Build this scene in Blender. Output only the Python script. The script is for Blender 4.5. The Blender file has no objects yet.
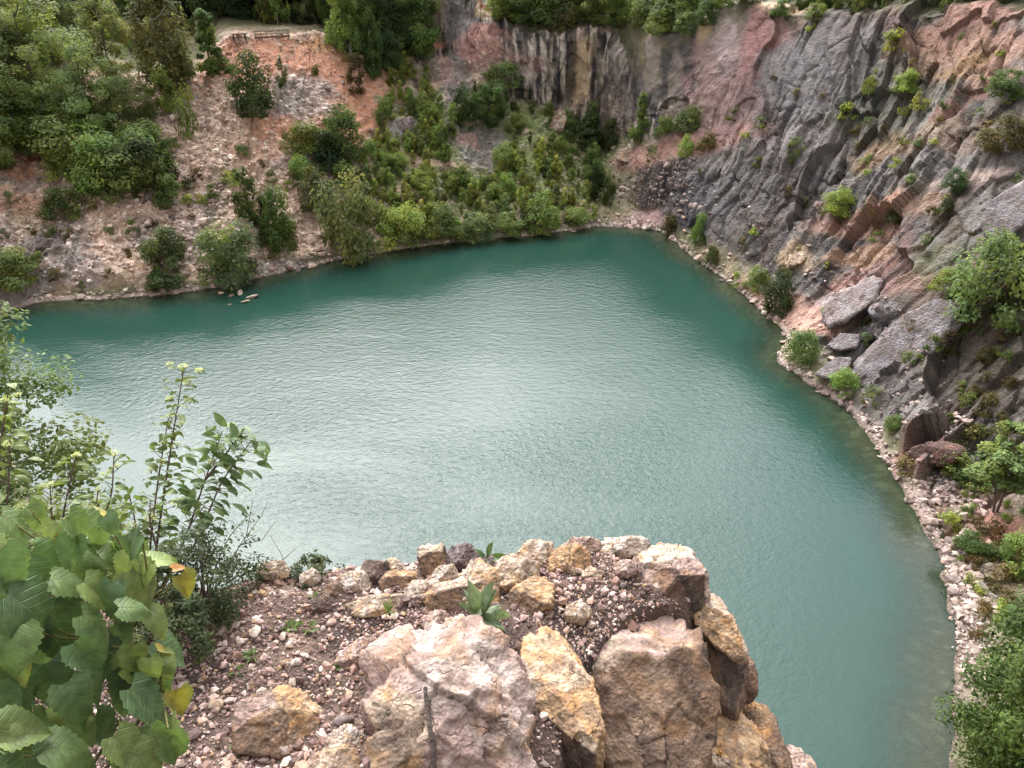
import bpy, math, random
import numpy as np
from mathutils import Vector, Matrix
from mathutils.bvhtree import BVHTree

random.seed(7)
RNG = np.random.default_rng(7)
scene = bpy.context.scene
COL = scene.collection
R = math.radians

# ------------------------------------------------------------------ camera
CZ = 30.0
FPX = 780.0
PITCH = R(30.0)
RIGHT = np.array([1.0, 0, 0])
FWD = np.array([0, math.cos(PITCH), -math.sin(PITCH)])
UP = np.array([0, math.sin(PITCH), math.cos(PITCH)])
CAM = np.array([0, 0, CZ])
cd = bpy.data.cameras.new('camera')
cam = bpy.data.objects.new('camera', cd)
COL.objects.link(cam)
cam.location = CAM
cam.rotation_euler = (R(90) - PITCH, 0, 0)
cd.sensor_width = 36
cd.lens = FPX / 1024 * 36
cd.clip_start = 0.05
cd.clip_end = 2000
scene.camera = cam


def ray(px, py):
    return RIGHT * ((px - 512) / FPX) + UP * ((384 - py) / FPX) + FWD


def at_z(px, py, z):
    d = ray(px, py)
    return CAM + d * ((z - CZ) / d[2])


def at_depth(px, py, t):
    return CAM + ray(px, py) * t


def proj(P):
    v = P - CAM
    w = v @ FWD
    return 512 + FPX * (v @ RIGHT) / w, 384 - FPX * (v @ UP) / w, w


# ------------------------------------------------------------------ noise
_T = np.random.default_rng(3).random((64, 64, 64)).astype(np.float32)


def vnoise(p):
    p = np.asarray(p, np.float32)
    i = np.floor(p).astype(np.int32)
    f = p - i
    f = f * f * (3 - 2 * f)
    a = i & 63
    b = (i + 1) & 63
    x0, y0, z0 = a[:, 0], a[:, 1], a[:, 2]
    x1, y1, z1 = b[:, 0], b[:, 1], b[:, 2]
    fx, fy, fz = f[:, 0], f[:, 1], f[:, 2]
    c00 = _T[x0, y0, z0] * (1 - fx) + _T[x1, y0, z0] * fx
    c10 = _T[x0, y1, z0] * (1 - fx) + _T[x1, y1, z0] * fx
    c01 = _T[x0, y0, z1] * (1 - fx) + _T[x1, y0, z1] * fx
    c11 = _T[x0, y1, z1] * (1 - fx) + _T[x1, y1, z1] * fx
    return ((c00 * (1 - fy) + c10 * fy) * (1 - fz) + (c01 * (1 - fy) + c11 * fy) * fz) * 2 - 1


_ROT = np.array([[0.0, 0.8, 0.6], [-0.8, 0.36, -0.48], [-0.6, -0.48, 0.64]], np.float32)


def fbm(p, oct=4, gain=0.5, ridged=False):
    p = np.asarray(p, np.float32)
    out = np.zeros(len(p), np.float32)
    amp, tot = 1.0, 0.0
    for k in range(oct):
        n = vnoise(p + 17.3 * k)
        if ridged:
            n = 1 - 2 * np.abs(n)
        out += amp * n
        tot += amp
        amp *= gain
        p = (p @ _ROT.T) * 2.03
    return out / tot


def hash2(i, j, k=0):
    return _T[(i + 13 * k) & 63, (j + 7 * k) & 63, (i * 5 + j * 3 + k * 11) & 63]


def worley2(x, y, seed=0):
    """nearest cell: F1, F2-F1, id pair, offset from its point."""
    ix = np.floor(x).astype(np.int32)
    iy = np.floor(y).astype(np.int32)
    best = np.full(len(x), 9e9, np.float32)
    sec = best.copy()
    bi = ix.copy(); bj = iy.copy()
    bx = np.zeros(len(x), np.float32); by = bx.copy()
    for di in (-1, 0, 1):
        for dj in (-1, 0, 1):
            i = ix + di; j = iy + dj
            dx = x - (i + hash2(i, j, 1 + seed)); dy = y - (j + hash2(i, j, 2 + seed))
            d = dx * dx + dy * dy
            m = d < best
            sec = np.where(m, best, np.minimum(sec, d))
            best = np.where(m, d, best)
            bi = np.where(m, i, bi); bj = np.where(m, j, bj)
            bx = np.where(m, dx, bx); by = np.where(m, dy, by)
    return np.sqrt(best), np.sqrt(sec) - np.sqrt(best), bi, bj, bx, by


def sstep(a, b, x):
    t = np.clip((x - a) / (b - a), 0, 1)
    return t * t * (3 - 2 * t)


def norm(v):
    return v / (np.linalg.norm(v, axis=-1, keepdims=True) + 1e-12)


# ------------------------------------------------------------------ objects
def tag(o, label=None, cat=None, group=None, kind=None):
    if label: o['label'] = label
    if cat: o['category'] = cat
    if group: o['group'] = group
    if kind: o['kind'] = kind
    return o


def make_mesh(name, V, F, cols=None, mats=(), midx=None, smooth=True, uv=None, normals=None):
    """V (n,3); F (m,k) int array or list; cols (n,3|4) point colours."""
    me = bpy.data.meshes.new(name)
    V = np.ascontiguousarray(V, np.float32)
    if isinstance(F, (list, tuple)) and len(F) and isinstance(F[0], np.ndarray) and F[0].ndim == 2:
        groups = F
    else:
        groups = [np.asarray(F)]
    nv = len(V)
    loops = np.concatenate([g.ravel() for g in groups]).astype(np.int32)
    tot = np.concatenate([np.full(len(g), g.shape[1], np.int32) for g in groups])
    start = np.concatenate([[0], np.cumsum(tot)[:-1]]).astype(np.int32)
    me.vertices.add(nv)
    me.vertices.foreach_set('co', V.ravel())
    me.loops.add(len(loops))
    me.loops.foreach_set('vertex_index', loops)
    me.polygons.add(len(tot))
    me.polygons.foreach_set('loop_start', start)
    me.polygons.foreach_set('loop_total', tot)
    if midx is not None:
        me.polygons.foreach_set('material_index', np.asarray(midx, np.int32))
    me.update(calc_edges=True)
    me.polygons.foreach_set('use_smooth', np.full(len(tot), bool(smooth)))
    if cols is not None:
        a = me.color_attributes.new('Col', 'FLOAT_COLOR', 'POINT')
        c = np.ones((nv, 4), np.float32)
        c[:, :cols.shape[1]] = cols
        a.data.foreach_set('color', c.ravel())
    if uv is not None:
        l = me.uv_layers.new(name='UVMap')
        l.data.foreach_set('uv', np.ascontiguousarray(uv[loops], np.float32).ravel())
    for m in mats:
        me.materials.append(m)
    if normals is not None:
        me.normals_split_custom_set_from_vertices(np.ascontiguousarray(normals, np.float32))
    return me


def obj(name, me, parent=None, loc=None):
    o = bpy.data.objects.new(name, me)
    COL.objects.link(o)
    if parent is not None: o.parent = parent
    if loc is not None: o.location = loc
    return o


def empty(name, loc=(0, 0, 0), rz=0):
    o = bpy.data.objects.new(name, None)
    COL.objects.link(o)
    o.location = loc
    o.rotation_euler = (0, 0, rz)
    o.empty_display_size = 0.2
    return o


class MB:
    """collects geometry with colours and material slots."""
    def __init__(s):
        s.V = []; s.F3 = []; s.F4 = []; s.M3 = []; s.M4 = []; s.C = []; s.U = []; s.n = 0

    def add(s, V, F, col=(1, 1, 1), mi=0, uv=None):
        V = np.asarray(V, np.float32).reshape(-1, 3)
        F = np.asarray(F, np.int32) + s.n
        s.V.append(V)
        c = np.asarray(col, np.float32)
        s.C.append(np.broadcast_to(c, (len(V), 3)) if c.ndim == 1 else c)
        s.U.append(np.zeros((len(V), 2), np.float32) if uv is None else np.asarray(uv, np.float32))
        if F.shape[1] == 3:
            s.F3.append(F); s.M3.append(np.full(len(F), mi))
        else:
            s.F4.append(F); s.M4.append(np.full(len(F), mi))
        s.n += len(V)

    def tube(s, pts, rad, seg=6, col=(1, 1, 1), mi=0):
        pts = np.asarray(pts, float)
        n = len(pts)
        rad = np.broadcast_to(np.asarray(rad, float), (n,))
        tn = np.gradient(pts, axis=0)
        tn = norm(tn)
        ref = np.array([0.31, 0.17, 0.93]) if abs(tn[0, 2]) < 0.8 else np.array([0.9, 0.1, 0.2])
        a = norm(np.cross(tn, ref)); b = np.cross(tn, a)
        th = np.linspace(0, 2 * np.pi, seg, endpoint=False)
        ring = a[:, None, :] * np.cos(th)[None, :, None] + b[:, None, :] * np.sin(th)[None, :, None]
        V = (pts[:, None, :] + ring * rad[:, None, None]).reshape(-1, 3)
        F = []
        for i in range(n - 1):
            for j in range(seg):
                k = (j + 1) % seg
                F.append((i * seg + j, i * seg + k, (i + 1) * seg + k, (i + 1) * seg + j))
        s.add(V, F, col, mi)
        V2 = np.vstack([V[-seg:], pts[-1:] + tn[-1:] * rad[-1]])
        s.add(V2, [(j, (j + 1) % seg, seg) for j in range(seg)], col, mi)

    def box(s, c, half, rot=None, col=(1, 1, 1), mi=0):
        h = np.asarray(half, float)
        V = np.array([(x, y, z) for x in (-1, 1) for y in (-1, 1) for z in (-1, 1)], float) * h
        if rot is not None:
            V = V @ np.array(rot).T
        s.add(V + np.asarray(c), [(0, 1, 3, 2), (4, 6, 7, 5), (0, 4, 5, 1), (2, 3, 7, 6), (0, 2, 6, 4), (1, 5, 7, 3)], col, mi)

    def mesh(s, name, mats, smooth=True):
        F = []; M = []
        if s.F3: F.append(np.vstack(s.F3)); M.append(np.concatenate(s.M3))
        if s.F4: F.append(np.vstack(s.F4)); M.append(np.concatenate(s.M4))
        return make_mesh(name, np.vstack(s.V), F, np.vstack(s.C), mats, np.concatenate(M), smooth, np.vstack(s.U))


# ------------------------------------------------------------------ materials
def new_mat(name):
    m = bpy.data.materials.new(name)
    m.use_nodes = True
    nt = m.node_tree
    nt.nodes.clear()
    out = nt.nodes.new('ShaderNodeOutputMaterial')
    return m, nt, out


def N(nt, t, **kw):
    n = nt.nodes.new(t)
    for k, v in kw.items():
        if k in ('inputs',):
            for a, b in v.items(): n.inputs[a].default_value = b
        else:
            setattr(n, k, v)
    return n


def rock_mat(name, scale=1.0, bump=0.4, dist=0.05, rough=0.85, var=0.35, crack=0.0, cscale=1.0):
    """vertex-colour stone with node noise breaking up tone and relief."""
    m, nt, out = new_mat(name)
    L = nt.links.new
    at = N(nt, 'ShaderNodeAttribute', attribute_name='Col')
    tc = N(nt, 'ShaderNodeTexCoord')
    n1 = N(nt, 'ShaderNodeTexNoise', inputs={'Scale': 2.2 * scale, 'Detail': 8.0, 'Roughness': 0.7})
    n2 = N(nt, 'ShaderNodeTexNoise', inputs={'Scale': 9.0 * scale, 'Detail': 4.0, 'Roughness': 0.65})
    vo = N(nt, 'ShaderNodeTexVoronoi', inputs={'Scale': 5.5 * scale})
    for n in (n1, n2, vo): L(tc.outputs['Object'], n.inputs['Vector'])
    mr = N(nt, 'ShaderNodeMapRange', inputs={'From Min': 0.25, 'From Max': 0.75, 'To Min': 1 - var, 'To Max': 1 + var})
    L(n1.outputs[0], mr.inputs[0])
    mr2 = N(nt, 'ShaderNodeMapRange', inputs={'From Min': 0.25, 'From Max': 0.75, 'To Min': 1 - var * .6, 'To Max': 1 + var * .6})
    L(n2.outputs[0], mr2.inputs[0])
    mu = N(nt, 'ShaderNodeMath', operation='MULTIPLY')
    L(mr.outputs[0], mu.inputs[0]); L(mr2.outputs[0], mu.inputs[1])
    mx = N(nt, 'ShaderNodeVectorMath', operation='SCALE')
    L(at.outputs['Color'], mx.inputs[0]); L(mu.outputs[0], mx.inputs['Scale'])
    ad = N(nt, 'ShaderNodeMath', operation='MULTIPLY_ADD', inputs={1: 0.6})
    L(vo.outputs['Distance'], ad.inputs[0]); L(n1.outputs[0], ad.inputs[2])
    ad2 = N(nt, 'ShaderNodeMath', operation='MULTIPLY_ADD', inputs={1: 0.5})
    L(n2.outputs[0], ad2.inputs[0]); L(ad.outputs[0], ad2.inputs[2])
    hgt = ad2.outputs[0]; colr = mx.outputs[0]
    if crack > 0:
        # thin irregular joints
        wn = N(nt, 'ShaderNodeTexNoise', inputs={'Scale': cscale * 1.3, 'Detail': 4.0, 'Roughness': 0.6}); L(tc.outputs['Object'], wn.inputs['Vector'])
        ws = N(nt, 'ShaderNodeVectorMath', operation='SCALE', inputs={'Scale': 1.1 / cscale}); L(wn.outputs['Color'], ws.inputs[0])
        wa = N(nt, 'ShaderNodeVectorMath', operation='ADD'); L(tc.outputs['Object'], wa.inputs[0]); L(ws.outputs[0], wa.inputs[1])
        v2 = N(nt, 'ShaderNodeTexVoronoi', feature='DISTANCE_TO_EDGE', inputs={'Scale': cscale}); L(wa.outputs[0], v2.inputs['Vector'])
        cm = N(nt, 'ShaderNodeMapRange', interpolation_type='SMOOTHSTEP', inputs={'From Min': 0.0, 'From Max': 0.024, 'To Min': 1.0, 'To Max': 0.0}); L(v2.outputs['Distance'], cm.inputs[0])
        gate = N(nt, 'ShaderNodeMapRange', inputs={'From Min': 0.47, 'From Max': 0.60, 'To Min': 0.0, 'To Max': crack}); L(n1.outputs[0], gate.inputs[0])
        cg = N(nt, 'ShaderNodeMath', operation='MULTIPLY'); L(cm.outputs[0], cg.inputs[0]); L(gate.outputs[0], cg.inputs[1])
        cmix = N(nt, 'ShaderNodeMix', data_type='RGBA'); L(cg.outputs[0], cmix.inputs[0]); L(colr, cmix.inputs[6]); cmix.inputs[7].default_value = (.045, .033, .028, 1)
        colr = cmix.outputs[2]
        hh = N(nt, 'ShaderNodeMath', operation='MULTIPLY_ADD', inputs={1: -1.6}); L(cg.outputs[0], hh.inputs[0]); L(hgt, hh.inputs[2]); hgt = hh.outputs[0]
    bp = N(nt, 'ShaderNodeBump', inputs={'Strength': bump, 'Distance': dist})
    L(hgt, bp.inputs['Height'])
    p = N(nt, 'ShaderNodeBsdfPrincipled', inputs={'Roughness': rough, 'Specular IOR Level': 0.25})
    L(colr, p.inputs['Base Color']); L(bp.outputs[0], p.inputs['Normal'])
    L(p.outputs[0], out.inputs[0])
    return m


def leaf_mat(name, trans=0.35, rough=0.5, gloss=0.25, hue_var=0.06, val_var=0.35, veins=False):
    """foliage: vertex colour times a per-object tint, light coming through the blade."""
    m, nt, out = new_mat(name)
    L = nt.links.new
    at = N(nt, 'ShaderNodeAttribute', attribute_name='Col')
    oi = N(nt, 'ShaderNodeObjectInfo')
    hs = N(nt, 'ShaderNodeHueSaturation')
    mr = N(nt, 'ShaderNodeMapRange', inputs={'To Min': 0.5 - hue_var * .45, 'To Max': 0.5 + hue_var * .5})
    L(oi.outputs['Random'], mr.inputs[0]); L(mr.outputs[0], hs.inputs['Hue'])
    m7 = N(nt, 'ShaderNodeMath', operation='MULTIPLY', inputs={1: 7.31})
    fr = N(nt, 'ShaderNodeMath', operation='FRACT')
    L(oi.outputs['Random'], m7.inputs[0]); L(m7.outputs[0], fr.inputs[0])
    mv = N(nt, 'ShaderNodeMapRange', inputs={'To Min': 1 - val_var, 'To Max': 1 + val_var})
    L(fr.outputs[0], mv.inputs[0]); L(mv.outputs[0], hs.inputs['Value'])
    L(at.outputs['Color'], hs.inputs['Color'])
    col = hs.outputs[0]
    p = N(nt, 'ShaderNodeBsdfPrincipled', inputs={'Roughness': rough, 'Specular IOR Level': gloss})
    if veins:
        uvn = N(nt, 'ShaderNodeUVMap')
        sep = N(nt, 'ShaderNodeSeparateXYZ'); L(uvn.outputs[0], sep.inputs[0])
        ab = N(nt, 'ShaderNodeMath', operation='ABSOLUTE'); L(sep.outputs[0], ab.inputs[0])
        # side veins run forward and outward from the midrib
        k = N(nt, 'ShaderNodeMath', operation='MULTIPLY_ADD', inputs={1: -0.55}); L(ab.outputs[0], k.inputs[0]); L(sep.outputs[1], k.inputs[2])
        k2 = N(nt, 'ShaderNodeMath', operation='MULTIPLY', inputs={1: 8.0}); L(k.outputs[0], k2.inputs[0])
        k3 = N(nt, 'ShaderNodeMath', operation='FRACT'); L(k2.outputs[0], k3.inputs[0])
        k4 = N(nt, 'ShaderNodeMath', operation='SUBTRACT', inputs={1: 0.5}); L(k3.outputs[0], k4.inputs[0])
        k5 = N(nt, 'ShaderNodeMath', operation='ABSOLUTE'); L(k4.outputs[0], k5.inputs[0])
        v1 = N(nt, 'ShaderNodeMapRange', inputs={'From Min': 0.0, 'From Max': 0.10, 'To Min': 1.0, 'To Max': 0.0}); L(k5.outputs[0], v1.inputs[0])
        v2 = N(nt, 'ShaderNodeMapRange', inputs={'From Min': 0.0, 'From Max': 0.024, 'To Min': 1.0, 'To Max': 0.0}); L(ab.outputs[0], v2.inputs[0])
        vm = N(nt, 'ShaderNodeMath', operation='MAXIMUM'); L(v1.outputs[0], vm.inputs[0]); L(v2.outputs[0], vm.inputs[1])
        vmul = N(nt, 'ShaderNodeMath', operation='MULTIPLY', inputs={1: 0.20}); L(vm.outputs[0], vmul.inputs[0])
        mixc = N(nt, 'ShaderNodeMix', data_type='RGBA'); L(vmul.outputs[0], mixc.inputs[0]); L(col, mixc.inputs[6])
        mixc.inputs[7].default_value = (0.22, 0.30, 0.12, 1)
        tc = N(nt, 'ShaderNodeTexCoord')
        nz = N(nt, 'ShaderNodeTexNoise', inputs={'Scale': 60.0, 'Detail': 5.0}); L(tc.outputs['Object'], nz.inputs['Vector'])
        nm = N(nt, 'ShaderNodeMapRange', inputs={'From Min': 0.3, 'From Max': 0.7, 'To Min': 0.72, 'To Max': 1.25}); L(nz.outputs[0], nm.inputs[0])
        sc = N(nt, 'ShaderNodeVectorMath', operation='SCALE'); L(mixc.outputs[2], sc.inputs[0]); L(nm.outputs[0], sc.inputs['Scale'])
        col = sc.outputs[0]
        hh = N(nt, 'ShaderNodeMath', operation='MULTIPLY_ADD', inputs={1: -0.7}); L(vm.outputs[0], hh.inputs[0]); L(nz.outputs[0], hh.inputs[2])
        bp = N(nt, 'ShaderNodeBump', inputs={'Strength': 0.5, 'Distance': 0.004}); L(hh.outputs[0], bp.inputs['Height'])
        L(bp.outputs[0], p.inputs['Normal'])
    L(col, p.inputs['Base Color'])
    tr = N(nt, 'ShaderNodeBsdfTranslucent')
    sc2 = N(nt, 'ShaderNodeVectorMath', operation='MULTIPLY'); sc2.inputs[1].default_value = (1.18, 1.22, 0.68)
    L(col, sc2.inputs[0]); L(sc2.outputs[0], tr.inputs['Color'])
    mx = N(nt, 'ShaderNodeMixShader', inputs={0: trans})
    L(p.outputs[0], mx.inputs[1]); L(tr.outputs[0], mx.inputs[2])
    L(mx.outputs[0], out.inputs[0])
    return m


M_TERR = rock_mat('quarry_rock', scale=1.1, bump=0.7, dist=0.22, var=0.34, crack=.55, cscale=.9)
M_ROCK = rock_mat('limestone', scale=14.0, bump=0.7, dist=0.014, var=0.42, crack=.7, cscale=4.6)
M_GRAV = rock_mat('gravel_stone', scale=25.0, bump=0.35, dist=0.006, var=0.25)
M_SOIL = rock_mat('soil', scale=14.0, bump=0.9, dist=0.02, var=0.4, rough=0.95)
M_BARK = rock_mat('bark', scale=14.0, bump=0.5, dist=0.02, var=0.35)
M_LEAF = leaf_mat('foliage', trans=0.48, gloss=0.14)
M_BIG = leaf_mat('broad_leaf', trans=0.28, rough=0.45, gloss=0.35, hue_var=0.0, val_var=0.0, veins=True)
M_FINE = leaf_mat('fine_leaf', trans=0.3, rough=0.55, gloss=0.12, hue_var=0.0, val_var=0.0)
SUN_EL, SUN_AZ, SUN_E, SUN_ANG, EXPO = 43.0, -16.0, 0.75, 24.0, 0.48
WAVE = 0.08
GLOW, GLOW_K = 16.0, 6.0
WATER_COL = (.015, .046, .035, 1)
# ------------------------------------------------------------------ terrain
def climb(P, px, py, deg, out):
    """the point on the sight line where the slope from P, going outward from the lake, reaches deg."""
    d = ray(px, py)
    t = np.linspace(2, 260, 12000)
    Q = CAM + d * t[:, None]
    h = (Q[:, :2] - P[:2]) @ out
    ang = np.degrees(np.arctan2(Q[:, 2] - P[2], h))
    return Q[np.argmin(np.abs(ang - deg))]


PIXCOLS = [
    ((28, 306), [(22, 250, 38), (15, 190, 38), (10, 120, 35), (5, 70, 35), (0, 35, 12)]),
    ((110, 299), [(105, 250, 40), (105, 190, 42), (115, 120, 36), (125, 75, 35), (130, 30, 12)]),
    ((190, 292), [(190, 245, 40), (190, 190, 40), (195, 130, 38), (200, 72, 38), (205, 28, 8)]),
    ((255, 279), [(250, 235, 38), (245, 180, 38), (235, 110, 38), (228, 38, 40), (222, 25, 5)]),
    ((320, 264), [(315, 225, 38), (305, 170, 38), (295, 100, 38), (288, 36, 40), (280, 22, 5)]),
    ((400, 250), [(395, 215, 30), (380, 165, 35), (360, 100, 38), (330, 34, 40), (322, 20, 5)]),
    ((470, 241), [(465, 205, 26), (450, 155, 30), (440, 95, 32), (432, 55, 36), (430, -14, 66)]),
    ((530, 236), [(525, 195, 22), (515, 140, 26), (500, 92, 40), (490, 42, 66), (485, 5, 28)]),
    ((570, 231), [(568, 190, 20), (565, 140, 22), (562, 118, 35), (562, 38, 80), (562, 5, 25)]),
    ((600, 227), [(602, 185, 20), (604, 150, 22), (605, 132, 30), (608, 36, 80), (610, 2, 25)]),
    ((640, 229), [(641, 209, 18), (647, 163, 66), (652, 135, 35), (656, 112, 35), (662, 35, 80), ]),
    ((666, 234), [(674, 205, 58), (690, 163, 64), (704, 128, 42), (722, 60, 70), (735, 4, 55)]),
    ((690, 255), [(705, 215, 55), (730, 170, 50), (755, 115, 50), (775, 60, 58), (795, 12, 50)]),
    ((725, 280), [(745, 235, 48), (775, 180, 50), (810, 115, 50), (835, 60, 55), (855, 12, 50)]),
    ((755, 305), [(790, 260, 45), (830, 195, 48), (870, 130, 48), (900, 60, 50), (925, 8, 50)]),
    ((786, 336), [(830, 290, 44), (890, 225, 48), (935, 150, 48), (970, 75, 50), (1000, 6, 50)]),
    ((780, 362), [(850, 320, 36), (930, 260, 45), (990, 190, 48), (1040, 110, 50), (1080, 30, 50)]),
    ((850, 412), [(900, 370, 38), (980, 310, 42), (1050, 250, 45), (1120, 170, 50), (1170, 90, 50)]),
    ((890, 470), [(930, 440, 30), (1000, 390, 35), (1080, 330, 42), (1170, 260, 48), (1260, 170, 50)]),
    ((938, 560), [(960, 540, 15), (1010, 500, 30), (1080, 450, 38), (1200, 380, 45), (1330, 290, 50)]),
    ((955, 640), [(972, 632, 12), (1020, 600, 26), (1110, 550, 34), (1250, 490, 42), (1450, 420, 48)]),
]
WC_PRE = [  # near-left bank, world points: shore, A..E
    [(-13, 15, 0), (-13, 14.5, 2), (-12.3, 13, 10), (-11.5, 11, 17), (-11, 7, 22.5), (-10, -2, 27)],
    [(-22, 27, 0), (-24, 26, 1.5), (-29, 24, 7), (-34, 22, 14), (-40, 20, 21), (-48, 15, 25)],
    [(-31, 40, 0), (-33, 40, 1), (-38, 40.5, 6), (-44, 42, 12), (-52, 43, 19), (-62, 44, 23)],
    [(-47, 57, 0), (-48.5, 57.5, 1.0), (-52, 59, 5), (-56, 63, 11), (-63, 67, 17), (-75, 72, 21)],
]
WC_POST = [
    [(18, 20, 0), (20, 20, .6), (26, 19, 5), (32, 18, 11), (39, 16, 18), (48, 13, 22)],
    [(13, 12, 0), (14, 11.5, 1.5), (17, 8, 8), (19, 5, 16), (20, 2, 22), (22, -4, 26)],
    [(3, 11, 0), (3, 10.3, 2), (3, 8, 9), (2.5, 5.5, 17), (2, 2.6, 23.0), (2, -3, 26.6)],
    [(-5, 12.0, 0), (-5, 11.4, 2), (-5, 9.6, 9), (-5, 7.4, 17), (-5, 3.6, 23.3), (-5, -3, 26.8)],
]
CEN = np.array([-4.0, 48.0, 0.0])
cols = [np.array(c, float) for c in WC_PRE]
NPRE = len(cols)
for (sx, sy), ks in PIXCOLS:
    P = at_z(sx, sy, 0.0)
    pts = [P]
    od = P[:2] - CEN[:2]; od = od / np.hypot(*od)
    for k in ks:
        pts.append(climb(pts[-1], *k, out=od))
    cols.append(np.array(pts))
cols += [np.array(c, float) for c in WC_POST]
if globals().get('DEBUG'):
    for i, c in enumerate(cols): print(i, np.round(c, 1).tolist())
full = []
for i, c in enumerate(cols):
    S = c[0]
    inn = CEN - S; L = np.hypot(inn[0], inn[1]); inn = inn / L
    o = c[-1] - c[0]; o[2] = 0
    o = o / np.linalg.norm(o)
    if i in (0,) or i >= len(cols) - 2: o = np.array([0, -1.0, 0])
    shelf = 4.5
    b2 = S + inn * min(12, L * .5) + np.array([0, 0, -6.0])
    b1 = S + inn * shelf + np.array([0, 0, -1.2])
    Fp = c[-1] + o * 60 + np.array([0, 0, 5.0])
    G = Fp + o * 500 + np.array([0, 0, -2.0])
    full.append(np.vstack([[b2, b1], c, [Fp, G]]))
full = np.array(full)          # ncol, 10 levels, 3
NC = len(full)
LEV_N = [5, 14, 46, 80, 80, 80, 70, 60, 10]        # samples per level gap
VLEV = np.array([-2, -1, 0, 1, 2, 3, 4, 5, 6, 7.0])


def catmull(P, u):
    """closed catmull-rom through P (n,...)."""
    n = len(P)
    i = np.floor(u).astype(int); f = (u - i)[:, None, None]
    p0, p1, p2, p3 = (P[(i + k) % n] for k in (-1, 0, 1, 2))
    return 0.5 * ((2 * p1) + (-p0 + p2) * f + (2 * p0 - 5 * p1 + 4 * p2 - p3) * f ** 2 + (-p0 + 3 * p1 - 3 * p2 + p3) * f ** 3)


us = []
for i in range(NC):
    vis = NPRE - 1 <= i <= NPRE + len(PIXCOLS) - 1
    n = 58 if vis else 16
    us.append(i + np.arange(n) / n)
us = np.concatenate(us)
NS = len(us)
ring = catmull(full, us)       # NS, 10, 3
vs = np.concatenate([VLEV[k] + np.arange(LEV_N[k]) / LEV_N[k] for k in range(len(LEV_N))] + [[VLEV[-1]]])
NT = len(vs)
k = np.clip(np.floor(vs + 2).astype(int), 0, 8)
f = (vs + 2 - k)[None, :, None]
base = ring[:, k] * (1 - f) + ring[:, k + 1] * f
# round the kinks a little along the profile
for _ in range(4):
    sm = base.copy()
    sm[:, 1:-1] = (base[:, :-2] + base[:, 1:-1] * 2 + base[:, 2:]) / 4
    keep = np.isclose(vs, 0)[None, :, None]
    base = np.where(keep, base, sm)
sm_ = np.linalg.norm(np.diff(ring[:, 4], axis=0, append=ring[:1, 4]), axis=1)
smet = np.cumsum(sm_)[:, None] * np.ones((1, NT))
tmet = np.cumsum(np.linalg.norm(np.diff(base, axis=1, prepend=base[:, :1]), axis=2), axis=1)
tmet -= tmet[:, [int(np.argmin(np.abs(vs)))]]
U = us[:, None] * np.ones((1, NT)); Vv = vs[None, :] * np.ones((NS, 1))


def grid_normals(G):
    ds = np.roll(G, -1, 0) - np.roll(G, 1, 0)
    dt = np.gradient(G, axis=1)
    n = norm(np.cross(dt, ds))
    return n


nrm = grid_normals(base)
if (nrm[..., 2].mean() < 0): nrm = -nrm
P = base.reshape(-1, 3).copy()
sm1, tm1, u1, v1 = smet.ravel(), tmet.ravel(), U.ravel() - NPRE, Vv.ravel()   # u1: pixel-column index


def wband(x, a, b, c, d):
    return sstep(a, b, x) * (1 - sstep(c, d, x))


# zone weights
w_back = wband(u1, 6.6, 7.4, 10.5, 10.9) * wband(v1, 2.6, 3.0, 4.0, 4.3)
w_back = np.maximum(w_back, wband(u1, 5.6, 6.2, 7.2, 7.8) * wband(v1, 3.7, 4.1, 5.0, 5.4))
w_low = wband(u1, 9.6, 10.0, 11.2, 11.6) * wband(v1, 0.9, 1.1, 2.0, 2.25)      # dark wall over the beach
w_right = sstep(10.8, 11.6, u1) * (1 - sstep(18.6, 19.6, u1)) * sstep(0.25, 0.7, v1) * (1 - sstep(5.0, 5.25, v1))
w_cl = np.clip(np.maximum(np.maximum(w_back, w_right), w_low), 0, 1)
w_scree = (1 - sstep(8.5, 10, u1)) * sstep(-1.5, -.5, u1 + 1) * sstep(0.1, .5, v1) * (1 - sstep(4.0, 4.1, v1)) * (1 - w_back)

warp1 = fbm(P * 0.16, 3); warp2 = fbm(P * 0.16 + 50, 3)
# large slabs, long up the slope
F1, ed, ci, cj, ox, oy = worley2((sm1 / 6.4 + warp1 * .5).astype(np.float32), (tm1 / 15 + warp2 * .5 + sm1 / 40).astype(np.float32))
slab = (hash2(ci, cj, 5) - .5) * 2.0 + ox * (hash2(ci, cj, 6) - .3) * 2.4 + oy * (hash2(ci, cj, 7) - .5) * 1.2
F1b, edb, cib, cjb, oxb, oyb = worley2((sm1 / 1.7 + warp2 * .6).astype(np.float32), (tm1 / 4.2 + warp1 * .6 + sm1 / 9).astype(np.float32), 3)
slab2 = (hash2(cib, cjb, 5) - .5) * 0.75 + oxb * (hash2(cib, cjb, 6) - .35) * .9
F1d, edd, cid, cjd, oxd, oyd = worley2((sm1 / .62 + warp1 * .8).astype(np.float32), (tm1 / 1.3 + warp2 + sm1 / 5).astype(np.float32), 9)
slab3 = (hash2(cid, cjd, 5) - .5) * .32 + oxd * (hash2(cid, cjd, 6) - .4) * .3
F1e, ede, cie, cje, oxe, oye = worley2((sm1 / .95 + warp2 * .9).astype(np.float32), (tm1 / 8 + warp1 + sm1 / 7).astype(np.float32), 14)
slab4 = (hash2(cie, cje, 5) - .5) * .5 + oxe * (hash2(cie, cje, 6) - .3) * .75
ani = np.stack([sm1 * .55, tm1 * .09, v1 * 0], 1)
ribs = fbm(ani + np.stack([warp1, warp2, warp1], 1) * .35, 4, ridged=True)
fine = fbm(P * 1.1, 4)
rub = fbm(P * 0.75 + 9, 5, ridged=True)
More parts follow.
